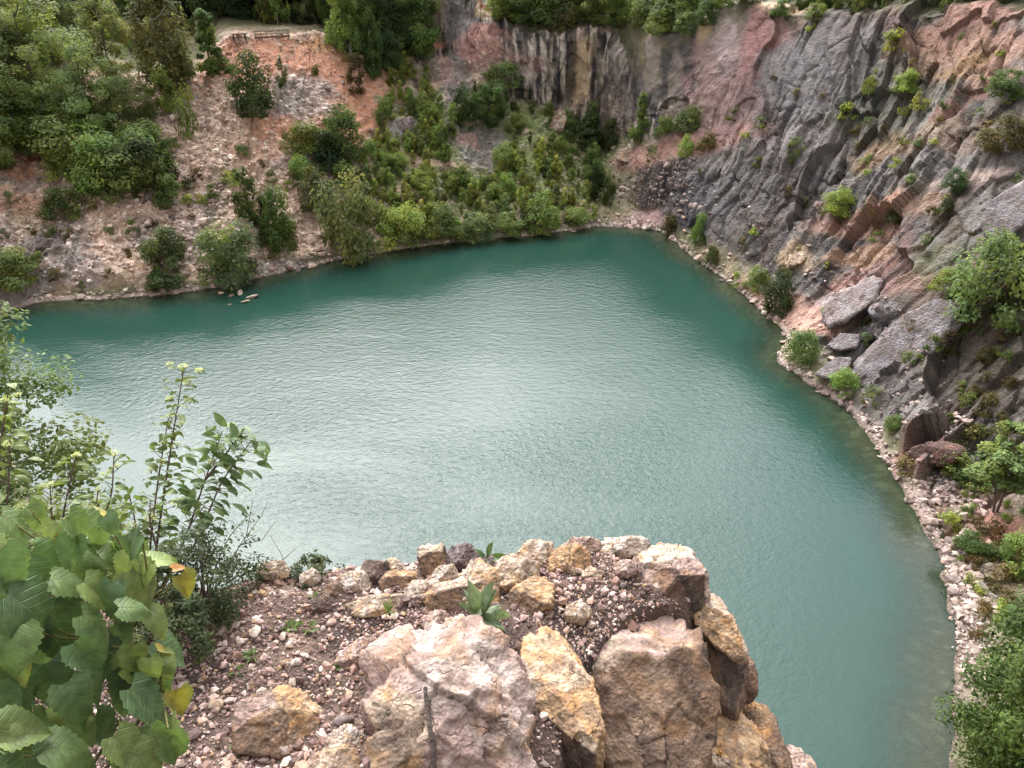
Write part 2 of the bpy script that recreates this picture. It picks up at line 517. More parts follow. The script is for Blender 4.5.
F1c, edc, cic, cjc, oxc, oyc = worley2((sm1 / .9 + fine * .3).astype(np.float32), (tm1 / .9).astype(np.float32), 6)
stones = np.clip(.55 - F1c, 0, 1) * hash2(cic, cjc, 4)
gully = fbm(np.stack([sm1 * .22, tm1 * .035, v1 * 0 + 3], 1), 3)
# smooth slab and buttress fields keep their planes; broken ground elsewhere
def blob_uv(u, v, ru, rv):
    return np.exp(-(((u1 - u) / ru) ** 2 + ((v1 - v) / rv) ** 2))


calm = np.clip(blob_uv(11.6, 3.8, .8, 1.2) + blob_uv(15.9, 1.6, .5, .45) * 1.3, 0, 1)
rough = np.clip(.22 + 1.25 * sstep(-.1, .4, fbm(P * .09 + 71, 3)), .2, 1.4)
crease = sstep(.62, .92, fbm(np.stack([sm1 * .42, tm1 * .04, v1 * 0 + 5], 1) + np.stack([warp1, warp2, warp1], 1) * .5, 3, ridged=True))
broad = fbm(np.stack([sm1 * .075, tm1 * .05, v1 * 0 + 13], 1), 3)
d = w_right * (broad * 2.4 + slab * 1.25 * (1 - .55 * sstep(2.4, 3.4, v1)) + (slab2 * (1 - .7 * calm) + slab3 * .7 * (1 - .75 * calm)) * rough * .85 - crease * .55 * (1 - .6 * calm) + slab4 * .42 * rough * (1 - .6 * calm) + ribs * .12 * rough + fine * .22 * (1 - .6 * calm) - .22 * np.exp(-edb * 14) * (1 - .5 * calm))
ribs2 = fbm(np.stack([sm1 * 1.3, tm1 * .16, v1 * 0 + 2], 1) + np.stack([warp1, warp2, warp1], 1) * .4, 4, ridged=True)
d *= 1 - .75 * np.clip(blob_uv(14.6, .55, .55, .6), 0, 1)
d += w_back * (ribs * .9 + ribs2 * .55 + slab2 * .9 + slab3 * 1.1 + fine * .25)
d += w_low * (slab2 * .7 + ribs * .4 + slab3 + fine * .3)
smooth_earth = np.clip(blob_uv(3.9, 3.75, 1.0, .4) + blob_uv(4.75, 3.3, .35, .6), 0, 1)
d += w_scree * (1 - .6 * smooth_earth) * (gully * 1.3 + rub * .42 + fine * .34 + stones * .6 + slab2 * .45 + slab3 * .5)
other = np.clip(1 - w_cl - w_scree, 0, 1) * sstep(.02, .8, v1)
d += other * (fine * .25 + rub * .2 + stones * .25) * (1 - .5 * sstep(4, 5, v1))
shore_w = wband(v1, -1.2, -.2, .2, .9)
d += shore_w * (fbm(P * .9 + 5, 3) * .10 + stones * .35 * sstep(0.0, .3, v1))
d *= 1 - sstep(5.6, 6.2, v1)
# push the surface out along its normals
Pd = P + nrm.reshape(-1, 3) * d[:, None]
# the shore itself wobbles but stays a shore
G = Pd.reshape(NS, NT, 3)
NRM = grid_normals(G)
if NRM[..., 2].mean() < 0: NRM = -NRM
PT = G.reshape(-1, 3)
NT3 = NRM.reshape(-1, 3)
idx = np.arange(NS * NT).reshape(NS, NT)
a = idx; b = np.roll(idx, -1, 0)
QUADS = np.stack([a[:, :-1], a[:, 1:], b[:, 1:], b[:, :-1]], -1)      # NS, NT-1, 4
# check the winding against the normals
q = QUADS.reshape(-1, 4)[::97]
fn = np.cross(PT[q[:, 1]] - PT[q[:, 0]], PT[q[:, 2]] - PT[q[:, 0]])
if (fn * NT3[q[:, 0]]).sum() < 0: QUADS = QUADS[..., ::-1]
BVH = BVHTree.FromPolygons([Vector(p) for p in PT.tolist()], QUADS.reshape(-1, 4).tolist())


def hit(px, py, off=0.0):
    d = Vector(ray(px, py)).normalized()
    loc, n, i, dist = BVH.ray_cast(Vector(CAM), d, 600)
    if loc is None: return None
    return np.array(loc), np.array(n), dist * float(np.dot(np.array(d), FWD))


def drop(x, y, z0=60):
    loc, n, i, dist = BVH.ray_cast(Vector((x, y, z0)), Vector((0, 0, -1)), 200)
    return None if loc is None else np.array(loc)


# ------------------------------------------------------------------ ground colours (what the ground is made of, plus some painted shade)
def C(r, g, b): return np.array([r, g, b], np.float32)


PINK = C(.56, .405, .315); RED = C(.62, .31, .20); GREY = C(.145, .127, .122); LILAC = C(.27, .243, .23)
TAN = C(.36, .25, .165); OCHRE = C(.40, .23, .11); GRASS = C(.15, .185, .065); DARK = C(.05, .042, .042)
PALE = C(.50, .42, .37); BROWN = C(.17, .115, .085); ROSE = C(.34, .185, .155); OLIVE = C(.12, .125, .055)
SAND = C(.55, .40, .26)


def mixc(c, k, w): return c + (k - c) * np.clip(w, 0, 1)[:, None]


n_a = fbm(P * .12 + 3, 4); n_b = fbm(P * .35 + 8, 4); n_c = fbm(P * 1.6 + 21, 3)
n_s = fbm(np.stack([sm1 * .5, tm1 * .06, v1 * 0 + 7], 1) + np.stack([n_b, n_b, n_b], 1) * .4, 4)
n_s2 = fbm(np.stack([sm1 * 1.5, tm1 * .18, v1 * 0 + 9], 1) + np.stack([n_b, n_b, n_b], 1) * .4, 4)
TC = np.tile(C(.19, .165, .10), (len(P), 1)).astype(np.float32)
TC = mixc(TC, TAN, sstep(.0, .4, n_b) * .5); TC = mixc(TC, OLIVE * .8, sstep(-.15, .25, -n_b) * .8); TC *= (1 - .3 * ((u1 < -.5) | (u1 > 20.5)))[:, None].astype(np.float32)
# left scree
sc_c = np.tile(PINK, (len(P), 1)); sc_c = mixc(sc_c, RED, sstep(.12, .5, n_a) * .18); sc_c = mixc(sc_c, LILAC, sstep(.1, .4, n_b) * .55)
sc_c = mixc(sc_c, TAN, sstep(.1, .4, -n_b) * .5); sc_c = mixc(sc_c, BROWN, sstep(.15, .5, -n_c) * .4); sc_c *= 1.22
TC = TC + (sc_c - TC) * w_scree[:, None]
# right cliff: grey beds with rust and tan between them
rc = np.tile(GREY, (len(P), 1)); rc = mixc(rc, LILAC, sstep(-.1, .3, n_s) * .7); rc = mixc(rc, BROWN, sstep(.02, .35, -n_s2) * .7)
rc = mixc(rc, ROSE, sstep(.14, .42, n_a - .35 * n_s) * .5); rc = mixc(rc, OLIVE, sstep(.15, .45, n_b) * .4); rc = mixc(rc, DARK, sstep(.2, .5, -n_s - .3 * n_c) * .8)
slabtone = .72 + .56 * hash2(cib, cjb, 9)
slabtone2 = .8 + .4 * hash2(cid, cjd, 9)
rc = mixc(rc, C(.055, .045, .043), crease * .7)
rc = mixc(rc, C(.30, .215, .175), sstep(.15, .4, fbm(np.stack([sm1 * .16, tm1 * .02, v1 * 0 + 15], 1) + np.stack([warp1, warp2, warp1], 1) * .3, 3)) * .55)
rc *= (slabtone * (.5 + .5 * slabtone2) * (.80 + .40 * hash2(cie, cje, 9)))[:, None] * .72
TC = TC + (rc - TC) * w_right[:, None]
# back face: dark with pale and orange streaks down it
bcn = n_s + .5 * n_s2
bc = np.tile(C(.105, .092, .09), (len(P), 1)); bc = mixc(bc, C(.42, .34, .28), sstep(.0, .35, n_s2 + .35 * n_c) * .75); bc = mixc(bc, DARK, sstep(.05, .4, -n_s) * .75)
bc = mixc(bc, OCHRE, sstep(.22, .5, n_s) * .5)
n_s3 = fbm(np.stack([sm1 * 3.2, tm1 * .35, v1 * 0 + 19], 1) + np.stack([n_b, n_b, n_b], 1) * .5, 4)
bc = mixc(bc, C(.55, .46, .39), sstep(.10, .3, n_s3 + .3 * n_s) * .85); bc = mixc(bc, C(.035, .03, .03), sstep(.05, .3, -n_s3 - .25 * n_s2) * .85)
bc *= (.7 + .6 * hash2(cid, cjd, 9))[:, None]
TC = TC + (bc - TC) * np.maximum(w_back, 0)[:, None]
lw = np.tile(C(.10, .08, .08), (len(P), 1)); lw = mixc(lw, TAN, sstep(.1, .4, n_s2) * .6); lw *= (.75 + .5 * hash2(cid, cjd, 9))[:, None]
TC = TC + (lw - TC) * w_low[:, None]
# plateau and woods floor
TC = mixc(TC, OLIVE * .8, sstep(4.6, 5.2, v1 + .3 * n_b) * .85)
# grassy slope under the thicket
gz = wband(u1, 4.3, 5.3, 9.2, 9.8) * wband(v1, .25, .6, 3.0, 3.3) * (1 - w_back)
TC = mixc(TC, GRASS, gz * sstep(-.35, .1, n_b + .2) * .9)

# patches: pixel centre, radii in pixels there, colour, strength, raggedness
PATCH = [
    (300, 72, 88, 42, RED, 1.0), (350, 105, 34, 50, RED, 1.0), (330, 60, 50, 24, RED, 1.0), (248, 55, 24, 20, RED, .95), (318, 45, 22, 9, OCHRE * 1.15, .7),
    (300, 95, 34, 26, PALE * 1.02, .85), (290, 100, 14, 30, LILAC * 1.3, .5), (270, 108, 14, 14, LILAC, .6),
    (268, 128, 22, 18, RED, .8), (255, 122, 14, 10, RED, .8), (210, 120, 40, 34, PINK * 1.08, .8), (235, 165, 40, 40, PINK * 1.1, .9),
    (150, 100, 24, 24, PINK * 1.05, .7), (250, 150, 30, 16, RED, .35), (40, 155, 28, 14, RED * .95, .9), (60, 135, 16, 10, RED, .6), (18, 172, 16, 12, RED, .8), (20, 205, 26, 12, RED * .9, .6),
    (105, 225, 36, 40, PINK * 1.05, .8), (60, 250, 36, 30, LILAC * .75, .75), (45, 240, 12, 12, GREY * 1.2, .8), (145, 235, 14, 20, GREY, .7), (190, 215, 22, 50, LILAC, .4),
    (20, 290, 30, 22, GREY * 1.3, .8), (75, 272, 40, 16, LILAC * .9, .7), (270, 268, 40, 14, LILAC * 1.25, .7), (405, 128, 14, 14, LILAC * 1.1, .9),
    (330, 270, 30, 10, LILAC, .5), (480, 150, 26, 34, LILAC * .85, .8), (470, 142, 14, 12, ROSE * 1.2, .6), (455, 85, 16, 40, LILAC * .85, .8), (440, 70, 14, 20, ROSE, .6), (438, 44, 9, 7, RED * 1.05, .9), (425, 75, 14, 26, C(.2, .2, .16), .6),
    (455, 22, 24, 30, GREY * 1.15, .95), (463, 30, 8, 20, LILAC * 1.5, .6), (480, 40, 22, 18, ROSE * 1.5, .8), (482, 12, 9, 12, SAND, .8), (480, 4, 5, 4, RED, .9), (505, 62, 34, 14, ROSE * .9, .5), (520, 68, 14, 8, PALE, .6), (432, 15, 10, 25, TAN * .8, .6),
    (578, 76, 11, 34, SAND * .95, .85), (588, 45, 8, 10, SAND, .5), (571, 60, 6, 40, DARK, .8), (598, 80, 5, 40, DARK, .6), (635, 90, 14, 40, DARK * 1.4, .7), (680, 70, 12, 34, DARK * 1.4, .8), (670, 42, 14, 8, SAND * .9, .7), (620, 60, 8, 26, PALE * .8, .5), (648, 60, 6, 26, SAND * .8, .5), (613, 120, 12, 26, C(.36, .25, .2), .5),
    (694, 75, 5, 52, DARK * 1.2, .9), (668, 72, 24, 42, C(.095, .082, .08), .9), (655, 60, 7, 30, C(.42, .34, .28), .6), (676, 80, 6, 30, C(.38, .31, .26), .5),
    (562, 118, 10, 14, PALE * 1.05, .8), (690, 130, 14, 14, OLIVE, .6),
    (650, 155, 44, 16, ROSE * 1.2, .8), (720, 140, 36, 16, ROSE * 1.15, .8), (625, 150, 8, 6, PALE * 1.1, .7), (655, 138, 18, 8, PALE * .9, .4), (700, 112, 24, 14, OLIVE, .6),
    (648, 218, 34, 12, C(.36, .235, .215), .95), (622, 190, 14, 26, C(.16, .13, .09), .6), (672, 186, 24, 30, DARK * 1.6, .6),
    (735, 70, 38, 62, C(.34, .215, .205), .9), (765, 40, 26, 36, C(.36, .19, .165), .8), (725, 40, 14, 40, C(.38, .31, .29), .6), (705, 24, 8, 16, SAND, .8), (760, 62, 20, 40, C(.34, .17, .15), .6), (792, 8, 26, 14, SAND * 1.15, .9),
    (720, 170, 30, 30, LILAC * 1.05, .5), (770, 95, 20, 40, DARK * 1.8, .55), (815, 55, 50, 50, C(.21, .188, .185), .75), (800, 80, 26, 50, C(.205, .19, .19), .8), (850, 90, 30, 30, C(.205, .195, .20), .6), (800, 145, 34, 22, C(.30, .26, .255), .7),
    (700, 200, 30, 30, C(.12, .115, .13), .7), (770, 190, 50, 50, GREY * .9, .45), (905, 50, 14, 26, DARK * 1.8, .6),
    (950, 30, 46, 26, C(.37, .20, .155), .85), (975, 60, 36, 30, C(.39, .21, .155), .8), (935, 62, 22, 18, C(.38, .20, .15), .75), (985, 90, 22, 14, C(.36, .195, .15), .6), (955, 70, 20, 10, OCHRE * 1.1, .6),
    (870, 155, 24, 26, OCHRE * .75, .55), (925, 135, 24, 30, TAN * .8, .6), (905, 85, 60, 60, OLIVE, .28), (1000, 130, 36, 26, BROWN * .9, .7), (950, 110, 14, 12, ROSE, .6),
    (880, 222, 46, 16, C(.41, .245, .18), .85), (905, 205, 20, 10, C(.42, .22, .16), .8), (860, 255, 30, 12, C(.45, .28, .19), .85), (820, 310, 34, 16, C(.42, .27, .225), .95), (798, 316, 36, 18, C(.50, .30, .24), 1.0), (770, 300, 22, 12, C(.48, .29, .235), .9), (965, 395, 80, 60, C(.085, .068, .058), .5), (840, 285, 18, 12, ROSE * 1.2, .7), (800, 258, 14, 18, SAND * .85, .9), (830, 215, 18, 18, ROSE, .5),  # the wide dark patch at lower right paints in shade with the brown
    (850, 300, 30, 14, C(.36, .31, .31), .9), (900, 345, 42, 34, C(.29, .25, .265), 1.0), (840, 343, 12, 9, LILAC, .7), (870, 270, 34, 12, ROSE * 1.05, .5), (915, 285, 26, 16, ROSE, .7), (960, 200, 40, 34, BROWN * .9, .5), (1008, 215, 20, 34, LILAC * 1.0, .8), (985, 180, 26, 10, C(.5, .38, .33), .8), (880, 330, 16, 10, DARK * 1.2, .9),
    (960, 270, 40, 30, OLIVE, .55), (950, 360, 40, 30, BROWN * .7, .8), (1000, 370, 40, 50, C(.10, .08, .06), .8), (940, 390, 50, 40, C(.10, .085, .075), .55), (1000, 590, 50, 40, C(.15, .115, .07), .8), (1000, 640, 60, 40, C(.11, .10, .05), .8), (890, 400, 40, 26, GREY * .8, .7), (925, 425, 26, 12, LILAC * .85, .7), (860, 390, 16, 8, LILAC * 1.1, .5),  # lower right patches hold brown rock colour and painted shade together
    (935, 452, 26, 12, C(.15, .075, .065), .8), (955, 420, 14, 20, C(.11, .07, .06), .8), (905, 468, 20, 12, C(.28, .13, .12), .8), (960, 500, 44, 18, C(.33, .20, .165), .8), (985, 525, 44, 16, C(.36, .18, .135), .8), (960, 540, 30, 18, OLIVE, .5), (1010, 545, 26, 12, RED * .85, .7),
    (985, 480, 26, 6, PINK, .7), (930, 500, 24, 18, BROWN, .6), (530, 190, 60, 20, GRASS * .9, .5), (545, 130, 34, 20, GRASS * 1.25, .9), (560, 170, 30, 26, GRASS, .7), (610, 215, 26, 8, GRASS, .4),
    (150, 45, 40, 20, OLIVE, .7), (205, 40, 14, 20, OLIVE, .7), (226, 33, 20, 5, C(.45, .36, .3), .8),
    (350, 190, 40, 40, GRASS, .35), (300, 180, 14, 30, RED * .9, .3), (215, 200, 10, 40, OLIVE, .5), (165, 255, 22, 18, OLIVE, .5), (35, 220, 20, 20, OLIVE, .4), (180, 90, 10, 40, OLIVE, .35),
]
rag = fbm(P * .55 + 31, 4)
for (px, py, rx, ry, c, st) in PATCH:
    h = hit(px, py)
    if h is None: continue
    c0, n0, dep = h
    v = P - c0
    s = dep / FPX
    # radii in metres across and up the surface there
    dx = (v @ RIGHT) / (rx * s); dy = (v @ UP) / (ry * s); dz = (v @ FWD) / (max(rx, ry) * s * 2.2)
    r = np.sqrt(dx * dx + dy * dy + dz * dz)
    w = sstep(-.25, .35, 1 - r + .65 * rag)
    TC = mixc(TC, np.tile(c, (1, 1)), w * st)
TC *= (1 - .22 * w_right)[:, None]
# broken, mottled surface
TC *= (1 + .22 * n_c + .12 * fine)[:, None]
chip = sstep(.35, .6, stones * 3) * (.6 * w_scree + .25)
TC = mixc(TC, PALE * 1.05, chip * .35)
# shoreline: a pale washed band of stones, wet and dark at the edge; the bed below is brown
zz = PT[:, 2]
rightshore = sstep(11, 12, u1)
bw = 1 + 0.3 * sstep(16.5, 18, u1)
band = wband(zz / bw, .0, .08, .16, .42) * wband(v1, -.5, -.2, 1.0, 1.6) * sstep(-.3, .2, u1) * (1 - sstep(20.2, 20.8, u1))
TC = mixc(TC, mixc(np.tile(C(.46, .37, .32), (len(P), 1)), C(.27, .20, .18), sstep(15, 17, u1)), band * sstep(-.5, .1, n_b + .3) * .85)
wet = wband(zz, -.2, -.05, .02, .12) * (v1 > -1)
TC = mixc(TC, C(.12, .085, .07), wet * .8)
bed = sstep(.0, -.12, zz)
TC = mixc(TC, mixc(np.tile(C(.22, .15, .10), (len(P), 1)), C(.34, .26, .19), sstep(.25, .55, stones * 3) * .8), bed)
TC = np.clip(TC, .012, .75)
redness = sstep(1.6, 2.0, TC[:, 0] / TC[:, 1])

PIECES = [('scree_slope', -NPRE + 3, 6), ('quarry_face', 6, 11), ('cliff', 11, 19), ('bank', 19, NC - NPRE)]
col0 = us - NPRE
for nm, a0, b0 in PIECES + [('near_slope', None, None)]:
    if a0 is None: sel = ~((col0 >= -NPRE + 3) & (col0 < NC - NPRE))
    else: sel = (col0 >= a0) & (col0 < b0)
    if not sel.any(): continue
    qs = QUADS[sel].reshape(-1, 4)
    uq, inv = np.unique(qs, return_inverse=True)
    me = make_mesh(nm, PT[uq], inv.reshape(-1, 4), TC[uq], [M_TERR], normals=NT3[uq])
    o = obj(nm, me)
    tag(o, {'scree_slope': 'pink rubble and red earth slope on the left of the lake under the trees',
            'quarry_face': 'dark vertical rock face with pale streaks behind the far end of the lake',
            'cliff': 'high grey and rust banded rock cliff along the right side of the lake',
            'bank': 'low stony bank under the birch at the lower right of the lake',
            'near_slope': 'steep ground below and behind the viewpoint'}[nm], nm.replace('_', ' '), kind='structure')

# ------------------------------------------------------------------ water
wr = ring[::4, 2].copy()
out_dir = ring[::4, 3] - ring[::4, 2]; out_dir[:, 2] = 0
wr = wr + norm(out_dir) * 1.5
rings = [wr * (1 - q) + (CEN * q) for q in (0, .06, .12, .2, .3, .4, .5, .65, .8)]
nW = len(wr)
WV = np.vstack([np.stack([r_[:, 0], r_[:, 1], r_[:, 0] * 0], 1) for r_ in rings] + [[[CEN[0], CEN[1], 0]]])
WF = []
for kq in range(len(rings) - 1):
    i0 = np.arange(nW); i1 = (i0 + 1) % nW
    WF.append(np.stack([kq * nW + i0, kq * nW + i1, (kq + 1) * nW + i1, (kq + 1) * nW + i0], 1))
i0 = np.arange(nW); i1 = (i0 + 1) % nW
WT = np.stack([(len(rings) - 1) * nW + i0, (len(rings) - 1) * nW + i1, np.full(nW, len(WV) - 1)], 1)
WFq = np.vstack(WF)
e1 = WV[WFq[0, 1]] - WV[WFq[0, 0]]; e2 = WV[WFq[0, 2]] - WV[WFq[0, 0]]
if np.cross(e1, e2)[2] < 0: WFq = WFq[:, ::-1]; WT = WT[:, ::-1]
# turbidity: how far from the bank (metres)
shore_pts = ring[::6, 2][:, :2]
sd = np.sqrt(((WV[:, None, :2] - shore_pts[None]) ** 2).sum(-1)).min(1)
sd[:nW] = -1.0
m, nt, out = new_mat('lake_water')
L = nt.links.new
geo = N(nt, 'ShaderNodeNewGeometry')
at = N(nt, 'ShaderNodeAttribute', attribute_name='Col')
mp = N(nt, 'ShaderNodeMapping', inputs={'Rotation': (0, 0, R(24)), 'Scale': (1.0, 1.3, 1.0)})
L(geo.outputs['Position'], mp.inputs[0])
w1 = N(nt, 'ShaderNodeTexNoise', inputs={'Scale': 1.7, 'Detail': 5.0, 'Roughness': 0.62, 'Distortion': .3})
L(mp.outputs[0], w1.inputs['Vector'])
mpb = N(nt, 'ShaderNodeMapping', inputs={'Rotation': (0, 0, R(-14)), 'Scale': (1.0, 1.6, 1.0)})
L(geo.outputs['Position'], mpb.inputs[0])
w2 = N(nt, 'ShaderNodeTexNoise', inputs={'Scale': 3.6, 'Detail': 3.0, 'Roughness': 0.55})
L(mpb.outputs[0], w2.inputs['Vector'])
mp3 = N(nt, 'ShaderNodeMapping', inputs={'Scale': (.045, .11, 1)})
L(geo.outputs['Position'], mp3.inputs[0])
w3 = N(nt, 'ShaderNodeTexNoise', inputs={'Scale': 1.0, 'Detail': 4.0, 'Roughness': 0.55, 'Distortion': .6})
L(mp3.outputs[0], w3.inputs['Vector'])
ruf = N(nt, 'ShaderNodeMapRange', inputs={'From Min': .36, 'From Max': .62, 'To Min': .55, 'To Max': 1.0})
L(w3.outputs[0], ruf.inputs[0])
hs = N(nt, 'ShaderNodeMath', operation='MULTIPLY_ADD', inputs={1: .55}); L(w2.outputs[0], hs.inputs[0]); L(w1.outputs[0], hs.inputs[2])
hm = N(nt, 'ShaderNodeMath', operation='MULTIPLY'); L(hs.outputs[0], hm.inputs[0]); L(ruf.outputs[0], hm.inputs[1])
dm0 = N(nt, 'ShaderNodeSeparateColor'); L(at.outputs['Color'], dm0.inputs[0])
lee = N(nt, 'ShaderNodeMapRange', interpolation_type='SMOOTHSTEP', inputs={'From Min': .12, 'From Max': 1.0, 'To Min': .12, 'To Max': 1.0}); L(dm0.outputs[1], lee.inputs[0])
hm2 = N(nt, 'ShaderNodeMath', operation='MULTIPLY'); L(hm.outputs[0], hm2.inputs[0]); L(lee.outputs[0], hm2.inputs[1]); hm = hm2
bp = N(nt, 'ShaderNodeBump', inputs={'Strength': 1.0, 'Distance': WAVE}); L(hm.outputs[0], bp.inputs['Height'])
fr = N(nt, 'ShaderNodeFresnel', inputs={'IOR': 1.34}); L(bp.outputs[0], fr.inputs['Normal'])
gl = N(nt, 'ShaderNodeBsdfGlossy', inputs={'Roughness': .08}); L(bp.outputs[0], gl.inputs['Normal'])
df = N(nt, 'ShaderNodeBsdfDiffuse', inputs={'Color': WATER_COL})
tr = N(nt, 'ShaderNodeBsdfTransparent', inputs={'Color': (.62, .74, .62, 1)})
dm = N(nt, 'ShaderNodeSeparateColor'); L(at.outputs['Color'], dm.inputs[0])
nz = N(nt, 'ShaderNodeMath', operation='MULTIPLY_ADD', inputs={1: .5}); L(w3.outputs[0], nz.inputs[0]); L(dm.outputs[0], nz.inputs[2])
mr = N(nt, 'ShaderNodeMapRange', interpolation_type='SMOOTHSTEP', inputs={'From Min': .2, 'From Max': .85, 'To Min': 0.12, 'To Max': 1.0}); L(nz.outputs[0], mr.inputs[0])
bm = N(nt, 'ShaderNodeMixShader'); L(mr.outputs[0], bm.inputs[0]); L(tr.outputs[0], bm.inputs[1]); L(df.outputs[0], bm.inputs[2])
mx = N(nt, 'ShaderNodeMixShader'); L(fr.outputs[0], mx.inputs[0]); L(bm.outputs[0], mx.inputs[1]); L(gl.outputs[0], mx.inputs[2])
L(mx.outputs[0], out.inputs[0])
M_WATER = m
wc = np.clip(np.stack([sd / 7.0, sd / 17.0, sd], 1), 0, 1)
me = make_mesh('water', WV, [WFq, WT], wc, [M_WATER])
tag(obj('water', me), 'rippled teal green quarry lake filling the pit', 'lake', kind='structure')
# ------------------------------------------------------------------ plants far and middle
TONE = {'pale': C(.185, .215, .105), 'deep': C(.068, .108, .030), 'fresh': C(.205, .27, .09), 'mid': C(.118, .168, .06), 'dark': C(.062, .096, .042), 'grey': C(.125, .16, .08),
        'yellow': C(.22, .26, .075), 'brown': C(.115, .10, .05), 'pine': C(.03, .06, .03), 'birch': C(.15, .19, .085)}


def leaf_quads(rng, pos, nor, size, col, jitter=.3):
    """rhombic leaf faces at pos facing nor."""
    n = len(pos)
    t = rng.normal(size=(n, 3)); t = norm(t - nor * (t * nor).sum(1, keepdims=True))
    b = np.cross(nor, t)
    L = size * (0.7 + .6 * rng.random(n))[:, None]
    W = L * (.45 + .25 * rng.random(n))[:, None]
    bend = nor * L * .18
    V = np.stack([pos - t * L, pos + b * W - bend, pos + t * L, pos - b * W - bend], 1)
    F = np.arange(4 * n).reshape(n, 4)
    Cc = np.repeat(col, 4, 0)
    return V.reshape(-1, 3), F, Cc


PROFILE = {
    'round': lambda h: np.sqrt(np.clip(1 - ((h - .55) / .47) ** 2, 0, 1)) * .5,
    'egg': lambda h: np.sqrt(np.clip(1 - ((h - .48) / .53) ** 2, 0, 1)) * .5 * (1.12 - .45 * h),
    'column': lambda h: np.sqrt(np.clip(1 - ((h - .52) / .5) ** 2, 0, 1)) * .5 * (1.15 - .6 * h),
    'dome': lambda h: np.sqrt(np.clip(1 - (np.clip(h - .25, -.3, 1) / .76) ** 2, 0, 1)) * .5,
    'top': lambda h: np.clip((1.0 - h) / .24, 0, 1) ** .42 * .5 * np.clip((h - .70) / .05, 0, 1),
    'cone': lambda h: np.clip(1.02 - h, 0, 1) ** .85 * .5 * np.clip(h / .12, .35, 1),
}


def crown(kind, tone, seed, nclump, nleaf, size, rc=.13, flat=.7, bare=.12, droop=0.0, name='crown', scale=(1, 1, 1)):
    scale = np.asarray(scale, float); sb_ = math.sqrt(scale[0] * scale[2])
    rng = np.random.default_rng(seed)
    prof = PROFILE[kind]
    h = bare + (1 - bare) * rng.random(nclump * 4)
    r = prof(h)
    keep = rng.random(len(h)) < (r / .5 + .12)
    h = h[keep][:nclump]; r = r[keep][:nclump]
    a = rng.random(len(h)) * 2 * np.pi
    q = np.sqrt(.12 + .88 * rng.random(len(h))) * (1 - rc * .6)
    lump = 1 + .22 * np.sin(a * 2 + seed) * np.cos(h * 7 + seed * 1.7)
    cc = np.stack([np.cos(a) * r * q * lump, np.sin(a) * r * q * lump, h], 1)
    rad = rc * (.55 + .9 * rng.random(len(h)))
    per = rng.multinomial(nleaf, rad ** 2 / (rad ** 2).sum())
    ci = np.repeat(np.arange(len(h)), per)
    n = len(ci)
    d = norm(rng.normal(size=(n, 3)))
    rr = rng.random(n) ** .45
    off = d * (rr * rad[ci])[:, None]
    off[:, 2] *= flat
    off *= sb_
    cc = cc * scale
    pos = cc[ci] + off
    pos[:, 2] -= droop * np.hypot(off[:, 0], off[:, 1])
    pos[:, 2] = np.maximum(pos[:, 2], .0)
    axis = pos - np.array([0, 0, .35]) * scale
    nor = norm(norm(axis) * .5 + d * .55 + np.array([0, 0, .55]) + rng.normal(size=(n, 3)) * .45)
    ctone = .72 + .55 * rng.random(len(h))
    warm = rng.random(len(h))
    base = TONE[tone][None] * ctone[ci][:, None] * (.7 + .6 * rng.random(n))[:, None]
    base = base * (1 + np.stack([.5 * warm[ci] ** 2, .22 * warm[ci] ** 2, -.15 * warm[ci]], 1))
    V, F, Cc = leaf_quads(rng, pos, nor, size, base)
    return make_mesh(name, V, F, Cc, [M_LEAF], smooth=False), cc


def trunk_mesh(cc, seed, col, r0=.022, top=.86, nb=9, lean=.02, name='trunk', twin=False):
    rng = np.random.default_rng(seed)
    mb = MB()
    stems = [(0.0, 0.0)] if not twin else [(-.012, -.10), (.02, .12)]
    for sx, ln in stems:
        pts = []
        k = 9
        for i in range(k):
            z = -.03 + (top + .03) * i / (k - 1)
            pts.append((sx + ln * z + lean * math.sin(z * 5 + seed), lean * math.cos(z * 4.1 + seed * 2) - lean * math.cos(seed * 2), z))
        rad = r0 * (1 - .85 * np.linspace(0, 1, k))
        mb.tube(pts, rad, 7, col)
        pts = np.array(pts)
        for j in range(nb):
            c = cc[rng.integers(len(cc))]
            z0 = max(.08, min(top * .92, c[2] - .5 * math.hypot(c[0], c[1]) - .05))
            p0 = np.array([np.interp(z0, pts[:, 2], pts[:, 0]), np.interp(z0, pts[:, 2], pts[:, 1]), z0])
            mid = (p0 + c) / 2 + np.array([0, 0, -.02])
            mb.tube([p0, mid, c], np.array([.5, .32, .12]) * r0, 5, col)
    return mb.mesh(name, [M_BARK])


PROTO = {}
ASPECT = {'tree': .85, 'spread': 1.0, 'birch': .56, 'sapling': .56, 'cone': .56, 'bush': 1.15, 'tuft': 1.5}


